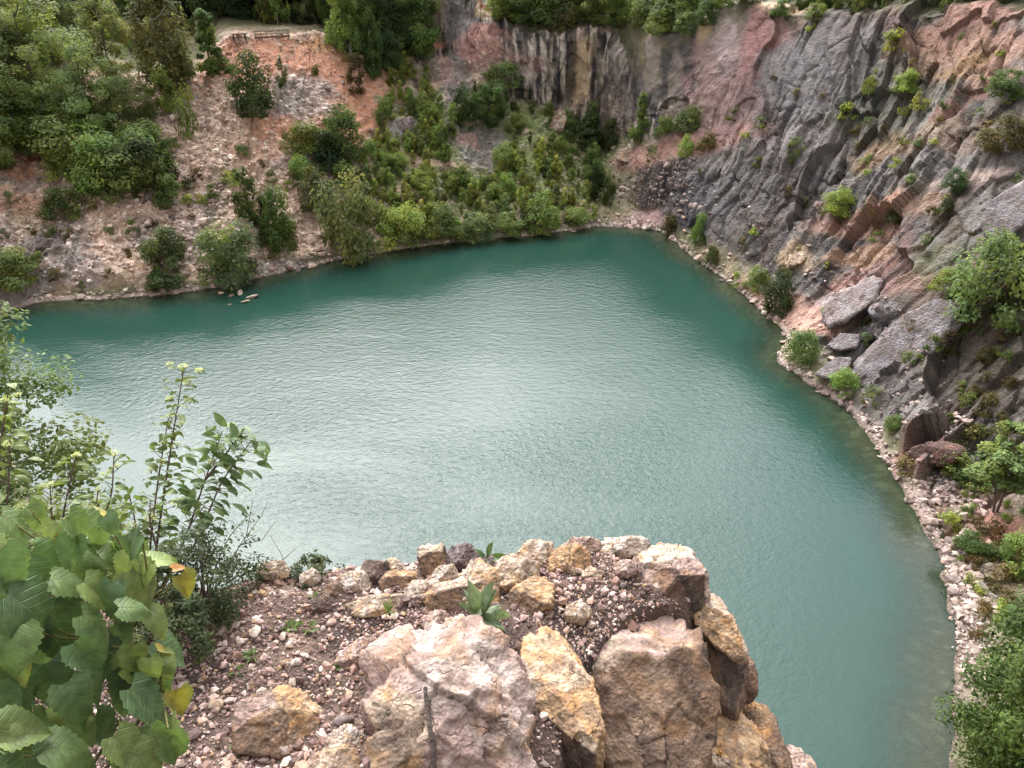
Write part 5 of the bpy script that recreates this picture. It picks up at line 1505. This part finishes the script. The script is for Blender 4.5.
D1, D2, D3 = (MG * 1.0, LG * .8), (DG * 1.1, MG), (LG * .9, YG * .8)
stem_plant('dogwood_bush', 'tall leafy shrub with pale flat flower heads standing against the lake at left', 'shrub', [
    ([(150, 600, 2.75), (160, 520, 2.85), (172, 440, 2.95), (184, 368, 3.05)], 34, .042, (LG * .55, LG * .8), .2),
    ([(148, 600, 2.75), (150, 545, 2.8), (158, 480, 2.9), (168, 420, 2.98)], 24, .040, (MG, LG * .7), .25),
    ([(158, 600, 2.75), (185, 540, 2.8), (205, 480, 2.85), (222, 432, 2.9)], 26, .055, D2, .35),
    ([(160, 600, 2.75), (195, 545, 2.8), (222, 480, 2.83), (252, 440, 2.86)], 20, .055, D2, .45),
    ([(205, 480, 2.85), (225, 455, 2.87), (244, 430, 2.88)], 10, .058, D2, .2),
    ([(150, 600, 2.75), (140, 560, 2.7), (135, 520, 2.75), (128, 490, 2.8)], 12, .045, D1, .3),
    ([(155, 600, 2.75), (175, 560, 2.75), (190, 525, 2.75), (205, 505, 2.78)], 16, .046, D1, .2),
    ([(155, 600, 2.75), (160, 560, 2.72), (150, 525, 2.72), (150, 500, 2.75)], 14, .046, (MG, LG * .8), .2),
], 'oval', at_depth(152, 612, 2.75), 71, [
    (183, 366, 3.05, .020), (170, 364, 3.05, .016), (199, 370, 3.04, .018), (187, 382, 3.03, .018), (170, 398, 3.0, .016), (189, 400, 3.0, .017), (171, 415, 2.98, .019), (181, 423, 2.97, .015), (164, 441, 2.94, .02), (176, 445, 2.94, .018), (161, 462, 2.9, .018), (232, 425, 2.88, .016), (178, 502, 2.8, .026), (152, 517, 2.75, .026), (131, 526, 2.73, .022), (200, 531, 2.75, .02), (150, 470, 2.9, .016), (213, 462, 2.86, .016)])
stem_plant('flowering_shrub', 'light green flowering shrub with thin upright shoots left of the tall leafy shrub', 'shrub', [
    ([(52, 610, 2.6), (58, 545, 2.65), (66, 500, 2.7), (76, 456, 2.75)], 16, .042, (LG * .7, LG), .3),
    ([(70, 600, 2.6), (95, 540, 2.65), (112, 495, 2.7), (114, 454, 2.75)], 14, .040, (LG * .7, LG * .9), .4),
    ([(40, 610, 2.6), (45, 560, 2.6), (52, 520, 2.62), (50, 485, 2.65)], 12, .042, (LG * .6, LG * .9), .3),
    ([(70, 600, 2.6), (85, 560, 2.6), (95, 520, 2.62), (98, 490, 2.66)], 12, .04, (MG, LG * .9), .3),
], 'oval', at_depth(55, 622, 2.6), 72, [(76, 455, 2.75, .018), (113, 453, 2.75, .02), (105, 474, 2.72, .018), (117, 466, 2.72, .014), (52, 484, 2.65, .016), (98, 489, 2.66, .014)])
stem_plant('elder_shrub', 'shrub with bright yellowish new leaves rising at the left edge', 'shrub', [
    ([(-25, 600, 2.3), (-12, 520, 2.35), (0, 450, 2.4), (8, 392, 2.45)], 18, .05, (LG, YG * .9), .3),
    ([(-20, 600, 2.3), (0, 545, 2.3), (8, 500, 2.32), (10, 440, 2.36)], 14, .05, (LG * .8, YG * .7), .3),
], 'oval', at_depth(-25, 620, 2.3), 73, [(17, 395, 2.44, .016), (8, 443, 2.36, .018), (20, 507, 2.32, .018), (4, 400, 2.42, .014)])


def fine_bush(name, label, px_, py_, dp, W, H, tone, seed, nl=3200, size=.012, kind='dome', nst=14):
    """a dense small-leaved bush on the ledge."""
    c_ = at_depth(px_, py_, dp)
    e = empty(name, c_); tag(e, label, 'shrub')
    me, cc = crown(kind, tone, seed, 60, nl, size, rc=.12, flat=.9, bare=.0, name='foliage', scale=(W, W, H))
    a_ = obj('foliage', me, e)
    me.materials.clear(); me.materials.append(M_FINE)
    sb = MB(); r_ = np.random.default_rng(seed)
    for j in range(nst):
        q_ = cc[r_.integers(len(cc))]
        sb.tube([(0, 0, -.02), q_ * .5 + np.array([0, 0, .03]), q_ * 1.05], [.003, .002, .001], 5, C(.10, .085, .065))
    obj('stem', sb.mesh('stem', [M_BARK]), e)
    return e


TONE['sage'] = C(.062, .082, .042); TONE['sage2'] = C(.055, .075, .036)
fine_bush('small_leaved_shrub', 'dense grey-green small-leaved shrub at the ledge edge under the tall leafy shrub', 205, 606, 2.72, .40, .30, 'sage', 81, 5200, .007)
fine_bush('small_leaved_shrub', 'dark low small-leaved shrub creeping along the gravel beside the big leaves', 168, 640, 2.5, .34, .16, 'sage2', 82, 3600, .007)
fine_bush('small_leaved_shrub', 'low small-leaved shrub peeking over the back edge of the ledge beside pale rocks', 312, 590, 2.95, .30, .13, 'sage', 83, 2200, .007)
fine_bush('small_leaved_shrub', 'small grey sprig at the left end of the back edge', 268, 585, 2.95, .14, .09, 'sage2', 84, 700, .007)
# bare twigs over the water
for k_, (lab, paths) in enumerate([
    ('thin bare branching twigs sticking out over the water from the small-leaved shrub', [[(225, 575, 2.75), (240, 545, 2.8), (262, 515, 2.85), (268, 500, 2.87)], [(240, 545, 2.8), (262, 540, 2.82), (275, 522, 2.85)], [(246, 538, 2.81), (250, 515, 2.84), (253, 500, 2.86)]]),
    ('thin reddish bare twig rising at the left end of the back edge', [[(285, 578, 2.92), (282, 555, 2.95), (270, 535, 2.98)], [(283, 560, 2.95), (296, 548, 2.98)], [(284, 566, 2.94), (262, 556, 2.96), (245, 552, 2.97)]])]):
    mb = MB()
    for pt in paths:
        mb.tube([at_depth(*p_) for p_ in pt], np.linspace(.0018, .0008, len(pt)), 5, C(.13, .09, .085))
    tag(obj('bare_twig', mb.mesh('bare_twig', [M_BARK])), lab, 'twig')
# small leaved spray right of the flowering shrub
stem_plant('spray', 'loose spray of small oval leaves reaching right over the water', 'shrub', [
    ([(205, 600, 2.72), (218, 560, 2.75), (230, 535, 2.78), (252, 512, 2.8)], 15, .018, (MG * .9, DG), .4),
    ([(210, 600, 2.72), (225, 570, 2.75), (240, 545, 2.78), (256, 535, 2.8)], 13, .018, (MG * .9, DG), .4),
    ([(200, 600, 2.72), (205, 560, 2.75), (215, 540, 2.78), (222, 520, 2.8)], 12, .018, (MG, DG), .4)], 'oval', at_depth(205, 604, 2.72), 74, thick=.003)


def rosette(name, label, px_, py_, zc, leaves, seed, c1, c2, cat='plant'):
    """a low plant: leaves (direction x,y in plan, rise, length m, width ratio)."""
    r_ = np.random.default_rng(seed)
    B = at_z(px_, py_, zc)
    mb = MB()
    for dx, dy, up_, L_, wr_ in leaves:
        T = unit(np.array([dx, dy, up_]) + r_.normal(size=3) * .08)
        hor = np.array([-dx, -dy, 0.0]); hor = hor / (np.linalg.norm(hor) + 1e-6)
        Nn = unit(np.array([0, 0, 1.0]) * (1.1 - min(1, abs(up_))) + hor * up_ + np.array([0, -.3, .1]))
        k_ = r_.random()
        V, F, Cc, uv = leaf_blade(r_, B + np.array([dx, dy, 0]) * .008, T, Nn, L_, L_ * wr_, np.asarray(c1) * (1 - k_) + np.asarray(c2) * k_, c2, 5, 9, 'oval', droop=.25, pleat=.0, fold=.25)
        mb.add(V, F, Cc, 0, uv)
    o = obj(name, mb.mesh(name, [M_BIG]))
    return tag(o, label, cat)


SG = C(.115, .165, .085); SG2 = C(.17, .22, .13)
rosette('leafy_plant', 'broad leaved grey-green plant growing among the rocks behind the large pink boulder', 480, 616, 28.03,
        [(-.5, .3, 1.3, .105, .3), (-.15, .2, 1.6, .125, .34), (.15, .1, 1.5, .125, .36), (.4, .2, 1.2, .105, .34), (-.9, .1, .9, .075, .3), (.9, -.1, .5, .085, .36), (.7, -.7, .2, .10, .4), (.2, -.9, .25, .095, .4), (1, .5, .5, .075, .3), (-.7, -.4, .5, .06, .34), (.05, -.3, 1.2, .075, .36), (.5, -1.1, .05, .11, .4)], 91, SG, SG2)
rosette('leafy_plant', 'fresh green seedling below the broad leaved plant, lying over the rubble', 500, 662, 28.0,
        [(.5, -.5, .25, .075, .42), (.8, .1, .3, .065, .4), (-.4, -.6, .3, .055, .42), (.2, -.9, .15, .07, .42), (.9, -.6, .1, .05, .42)], 92, MG, SG)
rosette('sprout', 'bright green little sprout beside the white and pink rock', 388, 612, 27.99, [(-.3, .2, 1.2, .045, .3), (.1, .1, 1.4, .055, .3), (.3, -.1, .9, .04, .3), (-.1, -.5, .5, .035, .3), (.5, -.4, .4, .035, .3)], 93, LG * .8, LG)
rosette('leafy_plant', 'dark leafy plant with one green shoot on the back edge between the rocks', 487, 560, 27.98, [(-.6, .1, .9, .06, .4), (.7, .1, .5, .07, .36), (.1, .1, 1.6, .07, .34), (-.3, -.5, .7, .05, .4), (.5, -.4, .5, .05, .4)], 94, DG * .8, MG)
for k_, (px_, py_, n_, sz, lab) in enumerate([(253, 656, 9, .026, 'tiny weed alone in the middle of the gravel'), (291, 628, 14, .03, 'low sprawling weed left of the dark stone in the gravel'), (310, 630, 9, .026, 'dark green weed touching the dark stone in the gravel'), (315, 600, 6, .025, 'tiny yellowish weed near the back edge of the gravel'), (242, 740, 10, .035, 'weed growing at the left foot of the grey-brown block'), (232, 620, 9, .028, 'small weed near the small-leaved shrub'), (336, 668, 6, .022, 'tiny weed beside the pink slab stone'), (236, 672, 7, .02, 'tiny weed left in the gravel below the small-leaved shrub')]):
    r_ = np.random.default_rng(300 + k_)
    rosette('weed', lab, px_, py_, float(ledge_z(np.array([at_z(px_, py_, 27.97)[0]]), np.array([at_z(px_, py_, 27.97)[1]]))[0]) + .004,
            [(math.cos(a_) * .8, math.sin(a_) * .8, r_.uniform(.2, 1.2), sz * r_.uniform(.7, 1.3), .4) for a_ in r_.random(n_) * 6.28], 95 + k_, MG, LG * .8, 'weed')

# ------------------------------------------------------------------ nearer trees
def near_tree(name, label, x, y, top, W, kind, tone, seed, nl, leaf, bark, r0=.02, twin=False, bare=.1, zb=None, ncl=110, rc=.075, flat=.8, droop=.0, cat='tree'):
    g = drop(x, y) if zb is None else np.array([x, y, zb])
    H = top - g[2]
    e = empty(name, g); tag(e, label, cat)
    me, cc = crown(kind, tone, seed, ncl, nl, leaf, rc=rc, flat=flat, bare=bare, droop=droop, scale=(W, W, H))
    obj('crown', me, e)
    me.materials.clear(); me.materials.append(M_FINE)
    tk = obj('trunk', trunk_mesh(cc / H, seed, bark, r0, top=.93, nb=26, twin=twin), e)
    tk.scale = (H, H, H)
    return e


p_ = at_depth(2, 470, 13.0)
near_tree('willow_tree', 'feathery light green tree with a thin pale trunk at the left edge before the lake', p_[0] - .5, p_[1], at_depth(15, 196, 13.0)[2], 4.6, 'egg', 'mid', 61, 62000, .052, C(.36, .32, .27), .009, bare=.12, ncl=170, rc=.07, flat=.8)
p_ = at_depth(45, 560, 8.0)
near_tree('willow_bush', 'grey-green narrow leaved bush below the feathery tree at the left edge', p_[0], p_[1], at_depth(40, 462, 8.0)[2], 1.5, 'dome', 'grey', 62, 8000, .03, C(.25, .22, .18), .01, bare=.3, ncl=110, rc=.09)
p_ = at_depth(-15, 560, 7.0)
near_tree('willow_bush', 'darker leafy bush filling the left edge behind the yellowish new leaves', p_[0], p_[1], at_depth(0, 450, 7.0)[2], 1.3, 'dome', 'mid', 63, 8000, .028, C(.2, .17, .13), .01, bare=.3, ncl=100, rc=.09)
p_ = at_depth(105, 580, 7.5)
near_tree('willow_bush', 'loose mid green bush between the flowering shrubs and the water', p_[0], p_[1], at_depth(100, 505, 7.5)[2], 1.0, 'dome', 'mid', 64, 5000, .028, C(.2, .17, .13), .01, bare=.3, ncl=80, rc=.09)
h_ = hit(993, 512)
near_tree('birch_tree', 'two-stemmed young birch with bright green crown on the red right bank', h_[0][0], h_[0][1], h_[0][2] + 105 * h_[2] / FPX, 4.6 * h_[2] / 47, 'egg', 'mid', 65, 5000, .15, C(.12, .095, .08), .014, twin=True, bare=.38, ncl=34, rc=.1, flat=.6)
h_ = hit(1010, 812)
near_tree('birch_tree', 'big dense green tree filling the lower right corner', h_[0][0] + .3, h_[0][1], h_[0][2] + 450 * h_[2] / FPX, 190 * h_[2] / FPX, 'egg', 'deep', 66, 46000, .095, C(.16, .13, .1), .015, bare=.02, ncl=200, rc=.07, flat=.7)
h_ = hit(1075, 740)
near_tree('birch_tree', 'green tree cut by the right edge behind the big corner tree', h_[0][0], h_[0][1], h_[0][2] + 250 * h_[2] / FPX, 140 * h_[2] / FPX, 'egg', 'fresh', 67, 12000, .10, C(.16, .13, .1), .015, bare=.02, ncl=110, rc=.08, flat=.7)

# ------------------------------------------------------------------ things on the plateau
M_WOOD = rock_mat('old_wood', scale=6, bump=.4, dist=.01, var=.3)
a_ = hit(256, 40)[0]; b_ = hit(289, 40)[0]
b_[2] = a_[2]
ax = unit(b_ - a_); ln_ = np.linalg.norm(b_ - a_)
fe = empty('railing', a_, math.atan2(ax[1], ax[0])); tag(fe, 'low wooden railing on the red earth rim at the upper left', 'railing')
for j in range(7):
    mb = MB(); mb.tube([(ln_ * j / 6, 0, -.4), (ln_ * j / 6, 0, 1.15 + .25 * (j == 1))], [.08, .07], 8, C(.42, .36, .30))
    obj('post', mb.mesh('post', [M_WOOD]), fe)
for z_ in (.28, .62, .98):
    mb = MB(); mb.box((ln_ / 2, -.09, z_), (ln_ / 2 + .15, .04, .10), col=C(.17, .12, .10) if z_ < .5 else C(.36, .30, .25))
    obj('rail', mb.mesh('rail', [M_WOOD]), fe)
t_ = hit(240, 41)[0]
tb = empty('picnic_table', t_, .5); tag(tb, 'dark wooden picnic table on the rim left of the railing', 'picnic table')
mb = MB()
for k_ in range(5): mb.box((0, -.32 + .16 * k_, .76), (.95, .07, .022), col=C(.06, .045, .038))
obj('table_top', mb.mesh('table_top', [M_WOOD]), tb)
for sy in (-1, 1):
    mb = MB()
    for k_ in range(2): mb.box((0, sy * (.66 + .15 * k_), .45), (.95, .065, .022), col=C(.06, .045, .038))
    obj('bench', mb.mesh('bench', [M_WOOD]), tb)
for sx in (-.65, .65):
    mb = MB()
    for sy in (-1, 1): mb.tube([(sx + sy * .03, sy * .72, -.25), (sx + sy * .03, -sy * .15, .72)], [.06, .06], 6, C(.05, .04, .035))
    mb.box((sx, 0, .41), (.03, .82, .05), col=C(.05, .04, .035))
    obj('leg', mb.mesh('leg', [M_WOOD]), tb)

# ------------------------------------------------------------------ stones along the water
def shore_stone(P0, r_, label, group, st, rot, sq=(1, .8, .6), name='rock', cat='rock'):
    o = obj(name, STONE_MESH[st]); o.location = P0; o.scale = (r_ * sq[0], r_ * sq[1], r_ * sq[2] / .55 * .75)
    o.rotation_euler = (rot * .13 % .5 - .25, rot * .29 % .5 - .25, rot)
    return tag(o, label, cat, group)


for k_, (px_, py_, r_, lab) in enumerate([(252, 297, .62, 'largest pale rock standing out of the water off the left bank'), (240, 293, .42, 'pale rock just left of the largest one in the water off the left bank'), (246, 301, .38, 'small pale rock in the water in front of the largest one'), (221, 293, .36, 'pale rock alone in the water nearest the left bank'), (232, 296, .40, 'flat low rock barely above the water off the left bank'), (229, 305, .34, 'flat brown rock awash farthest from the left bank')]):
    shore_stone(at_z(px_, py_, .04 if k_ < 4 else -.06), r_, lab, 'rocks in the water off the left bank', [3, 10, 1, 8, 4, 9][k_], k_ * 1.9, (1.2, .8, .55))
for k_, (px_, py_, r_, c_) in enumerate([(78, 440, .55, 9), (90, 443, .6, 4), (102, 444, .55, 8), (92, 456, .62, 0), (84, 438, .5, 9), (103, 451, .4, 4), (80, 480, .6, 8), (72, 466, .5, 9), (98, 468, .4, 4)]):
    shore_stone(at_z(px_, py_, -.22), r_, 'brownish sunken rock just under the surface of the near left shallows', 'sunken rocks of the near left shallows', c_, k_ * 2.3, (1.3, 1, .5))
rs = random.Random(5)
SH = [((28, 306), (255, 280), 14, 'pale stone on the left waterline under the pink rubble', 'stones on the left waterline', .16, .34),
      ((255, 279), (330, 264), 14, 'pinkish boulder heaped on the shore between the two grey willow bushes', 'boulders between the willow bushes', .3, .7),
      ((330, 263), (600, 228), 30, 'pale stone along the far shoreline below the thicket', 'stones along the far shoreline', .2, .48),
      ((668, 238), (752, 303), 16, 'pale stone at the cliff foot along the right waterline', 'stones at the cliff foot', .25, .55),
      ((752, 305), (850, 412), 18, 'pale stone on the right shore below the tilted slabs', 'stones below the tilted slabs', .2, .5),
      ((850, 412), (955, 640), 40, 'pink or pale stone on the stony right beach', 'stones of the right beach', .07, .22)]
for (x0, y0), (x1, y1), n_, lab, grp, r0, r1 in SH:
    k_ = 0
    while k_ < n_:
        f_ = rs.random()
        uu = None
        px_ = x0 + (x1 - x0) * f_
        # find the waterline at this place along the ring
        q_ = ring[:, 2]
        qx, qy, qw = proj(q_)
        j = int(np.argmin(np.where(qw > 1, (qx - px_) ** 2 + (qy - (y0 + (y1 - y0) * f_)) ** 2, 9e9)))
        od = out_dir[j // 4] if j // 4 < len(out_dir) else np.array([0, 1, 0])
        od = od / (np.linalg.norm(od) + 1e-9)
        p0 = q_[j] + od * rs.uniform(-.3, 1.3) + np.array([rs.uniform(-.3, .3), rs.uniform(-.3, .3), 0])
        g = drop(p0[0], p0[1], 40)
        k_ += 1
        if g is None or g[2] > 3: continue
        r_ = rs.uniform(r0, r1)
        shore_stone(g + np.array([0, 0, r_ * .12]), r_, lab, grp, rs.choice([0, 1, 2, 3, 5, 8, 10, 12, 4]), rs.uniform(0, 6.28))
# rubble too plentiful to count, on the left slope and the beaches
rg = np.random.default_rng(17)
zone = np.clip(w_scree * (v1 < 4) * (1 - .85 * wband(u1, 4.6, 5.3, 9, 9.5)) + (1.6 - .7 * sstep(14, 16, u1)) * wband(zz, .0, .08, .5, .8) * (v1 < 1.6) * (u1 > 0) * (u1 < 20.5) + .12 * w_right * (v1 < 1.5) + .5 * w_low, 0, 2) * (u1 > -1) * (u1 < 21) * (zz > -.05)
zone = zone * (1 - .8 * redness * (v1 > 1.5))
pr = zone / zone.sum()
pick = rg.choice(len(PT), size=24000, p=pr)
ns = len(pick)
pos = PT[pick] + rg.normal(size=(ns, 3)) * np.array([.1, .1, .03])
sz = .07 + .22 * rg.random(ns) ** 3 + .3 * (rg.random(ns) < .035)
near = sstep(60, 35, np.linalg.norm(pos - CAM, axis=1)); sz *= 1 - .45 * near
Vv_ = shp[rg.integers(16, size=ns)] * sz[:, None, None]
an = rg.random(ns) * 6.28; tl = rg.normal(size=ns) * .5
ca_, sa_ = np.cos(an)[:, None], np.sin(an)[:, None]
x_ = Vv_[..., 0] * ca_ - Vv_[..., 1] * sa_; y_ = Vv_[..., 0] * sa_ + Vv_[..., 1] * ca_; z_ = Vv_[..., 2]
ct, st_ = np.cos(tl)[:, None], np.sin(tl)[:, None]
Vv_ = np.stack([x_, y_ * ct - z_ * st_, y_ * st_ + z_ * ct], -1) + pos[:, None, :]
gcol = TC[pick] * .55 + np.array([C(.52, .40, .34), C(.46, .33, .28), C(.36, .28, .26), C(.25, .19, .17), C(.60, .52, .46)])[rg.integers(5, size=ns)] * .5
gcol = np.clip(gcol * (.5 + .9 * rg.random(ns))[:, None], .03, .75)
RF = (F1_[None] + (np.arange(ns) * nvk)[:, None, None]).reshape(-1, 3)
tag(obj('rubble', make_mesh('rubble', Vv_.reshape(-1, 3), RF, np.repeat(gcol, nvk, 0), [M_GRAV], smooth=False)), 'broken stones strewn over the scree slope and the beaches', 'rubble', kind='stuff')

# ------------------------------------------------------------------ slabs and boulders lying on the right shore and slopes
def far_block(poly, st, lab, facets, seed, amp=.04, sub=5, name='slab', grow=1.0, cat='rock slab', back=.6):
    global GROW
    g_ = GROW; GROW = 1.0 * grow
    cx_ = sum(p_[0] for p_ in poly) / len(poly); cy_ = sum(p_[1] for p_ in poly) / len(poly)
    h = hit(cx_, cy_)
    if name == 'slab':      # lies flush with the slope: its face follows the ground there
        Cw = CAM + ray(cx_, cy_) * h[2]
        vw = norm(CAM - Cw); r1 = norm(np.cross(UP, vw)); u1_ = np.cross(vw, r1)
        q_ = np.argsort(((PT - Cw) ** 2).sum(1))[:900]
        n_ = norm(NT3[q_].mean(0) + .25 * vw)
        facets = [(n_ @ r1, n_ @ u1_, n_ @ vw, .34, None)]
    boulder(poly, 0, st, lab, facets, seed, sub, amp, back, name, None, 70, depth=h[2] * (.984 if name == 'slab' else 1.0), cat=cat, mat=M_TERR)
    GROW = g_


STONE['slab'] = [C(.20, .178, .185), C(.26, .235, .24), C(.19, .15, .14), C(.10, .085, .085)]
STONE['slab2'] = [C(.27, .23, .23), C(.34, .295, .29), C(.30, .21, .18), C(.19, .15, .145)]
STONE['maroon'] = [C(.10, .055, .05), C(.14, .085, .075), C(.17, .08, .06), C(.07, .045, .04)]
SL = [(.25, .55, .8, .40, None), (.15, .35, .93, .36, None), (-.5, -.5, .7, .45, 'grey')]
far_block([(818, 316), (835, 292), (872, 276), (886, 282), (872, 302), (846, 322), (828, 330)], 'slab2', 'pale pinkish tilted slab on the right shore above the red gravel slide', SL, 21.3, .07)
far_block([(850, 392), (862, 358), (905, 312), (950, 293), (964, 304), (940, 346), (894, 390), (868, 402)], 'slab', 'biggest smooth grey slab, long and tilted, on the lower right slope', SL, 22.7, .055, 6)
far_block([(828, 345), (842, 332), (862, 334), (858, 348), (838, 352)], 'slab', 'small grey slab between the pale pinkish slab and the shore', SL, 23.1)
far_block([(815, 375), (835, 358), (850, 352), (850, 366), (830, 380)], 'slab', 'low grey slab at the waterline under the biggest slab', SL, 24.4)
far_block([(908, 461), (914, 448), (938, 441), (958, 443), (962, 457), (938, 467)], 'maroon', 'dark red boulder at the top of the right beach', [(0, .7, .7, .6, None), (-.2, 0, 1, .6, None)], 25.2, .06, name='boulder', cat='boulder')
far_block([(788, 268), (790, 257), (802, 250), (808, 258), (798, 266)], 'cream', 'pale sandy block low on the cliff above the red gravel slide', [(0, .6, .8, .6, None)], 26.6, .06, name='boulder', cat='boulder')
far_block([(549, 128), (553, 112), (563, 107), (567, 120), (563, 131), (553, 132)], 'cream', 'pale leaning block at the left foot of the streaked rock face', [(0, .6, .8, .6, None)], 27.4, .08, name='boulder', cat='boulder')
far_block([(615, 158), (618, 150), (632, 148), (638, 156), (628, 162)], 'cream', 'pale block at the corner above the dark wall beside the pink beach', [(0, .6, .8, .6, None)], 28.4, .08, name='boulder', cat='boulder')
far_block([(579, 206), (581, 200), (588, 200), (591, 206), (585, 210)], 'cream', 'rounded cream boulder on the grass near the far shoreline', (), 29.4, .06, 4, name='boulder', cat='boulder')
far_block([(395, 132), (398, 120), (412, 118), (420, 128), (412, 138)], 'slab2', 'pale grey rock outcrop showing through the thicket below the red slide', (), 30.4, .1, name='boulder', cat='boulder')
far_block([(143, 205), (146, 188), (154, 186), (157, 200), (150, 210)], 'grey', 'upright grey rock under the woodland on the left slope', (), 31.4, .08, name='boulder', cat='boulder')
far_block([(36, 252), (37, 238), (50, 238), (52, 250), (44, 256)], 'grey', 'square grey block on the left slope above the rounded bush', (), 32.4, .06, name='boulder', cat='boulder')
far_block([(985, 215), (1000, 190), (1030, 175), (1040, 200), (1015, 235), (990, 240)], 'slab', 'smooth grey rock face at the right picture edge above the largest bush', SL, 33.4, .03, name='slab')
# ------------------------------------------------------------------ light
w = bpy.data.worlds.new('World'); scene.world = w
w.use_nodes = True
nt = w.node_tree; nt.nodes.clear(); L = nt.links.new
out = N(nt, 'ShaderNodeOutputWorld')
bg = N(nt, 'ShaderNodeBackground', inputs={'Strength': .13})
sky = N(nt, 'ShaderNodeTexSky', sky_type='NISHITA')
sky.sun_disc = False; sky.sun_elevation = R(SUN_EL); sky.sun_rotation = R(SUN_AZ); sky.air_density = 1.0; sky.dust_density = 2.5; sky.ozone_density = 1.0
tc = N(nt, 'ShaderNodeTexCoord')
mp = N(nt, 'ShaderNodeMapping', inputs={'Scale': (1.0, 1.0, 2.2)}); L(tc.outputs['Generated'], mp.inputs[0])
cn = N(nt, 'ShaderNodeTexNoise', inputs={'Scale': 2.3, 'Detail': 6.0, 'Roughness': .55}); L(mp.outputs[0], cn.inputs['Vector'])
cr = N(nt, 'ShaderNodeMapRange', inputs={'From Min': .3, 'From Max': .7, 'To Min': 4.2, 'To Max': 6.2}); L(cn.outputs[0], cr.inputs[0])
cc = N(nt, 'ShaderNodeVectorMath', operation='SCALE'); cc.inputs[0].default_value = (1.0, 1.005, 1.02); L(cr.outputs[0], cc.inputs['Scale'])
cf = N(nt, 'ShaderNodeMapRange', inputs={'From Min': .34, 'From Max': .5, 'To Min': .6, 'To Max': .97}); L(cn.outputs[0], cf.inputs[0])
mxw = N(nt, 'ShaderNodeMix', data_type='RGBA'); L(cf.outputs[0], mxw.inputs[0]); L(sky.outputs[0], mxw.inputs[6]); L(cc.outputs[0], mxw.inputs[7])
# thin cloud glowing round the veiled sun
sv = (math.sin(R(SUN_AZ)) * math.cos(R(SUN_EL)), math.cos(R(SUN_AZ)) * math.cos(R(SUN_EL)), math.sin(R(SUN_EL)))
dt = N(nt, 'ShaderNodeVectorMath', operation='DOT_PRODUCT'); dt.inputs[1].default_value = sv
nrmz = N(nt, 'ShaderNodeVectorMath', operation='NORMALIZE'); L(tc.outputs['Generated'], nrmz.inputs[0]); L(nrmz.outputs[0], dt.inputs[0])
mx0 = N(nt, 'ShaderNodeMath', operation='MAXIMUM', inputs={1: 0.0}); L(dt.outputs['Value'], mx0.inputs[0])
pw = N(nt, 'ShaderNodeMath', operation='POWER', inputs={1: GLOW_K}); L(mx0.outputs[0], pw.inputs[0])
ga = N(nt, 'ShaderNodeMath', operation='MULTIPLY_ADD', inputs={1: GLOW, 2: 1.0}); L(pw.outputs[0], ga.inputs[0])
gs = N(nt, 'ShaderNodeVectorMath', operation='SCALE'); L(mxw.outputs[2], gs.inputs[0]); L(ga.outputs[0], gs.inputs['Scale'])
L(gs.outputs[0], bg.inputs['Color']); L(bg.outputs[0], out.inputs[0])
sd_ = bpy.data.lights.new('sun', 'SUN'); sd_.energy = SUN_E; sd_.angle = R(SUN_ANG); sd_.color = (1.0, .955, .89)
so = bpy.data.objects.new('sun', sd_); COL.objects.link(so)
az, el = R(SUN_AZ), R(SUN_EL)
sdir = Vector((math.sin(az) * math.cos(el), math.cos(az) * math.cos(el), math.sin(el)))
so.rotation_euler = sdir.to_track_quat('Z', 'Y').to_euler()
so.location = (-30, 60, 80)
vs_ = scene.view_settings
vs_.view_transform = 'Standard'; vs_.look = 'None'; vs_.gamma = 1; vs_.use_curve_mapping = False; vs_.exposure = EXPO
cy = scene.cycles
cy.use_denoising = True
cy.max_bounces = 5; cy.diffuse_bounces = 3; cy.glossy_bounces = 2; cy.transmission_bounces = 3; cy.transparent_max_bounces = 6
cy.use_adaptive_sampling = True; cy.adaptive_threshold = 0.02
cy.sample_clamp_indirect = 6
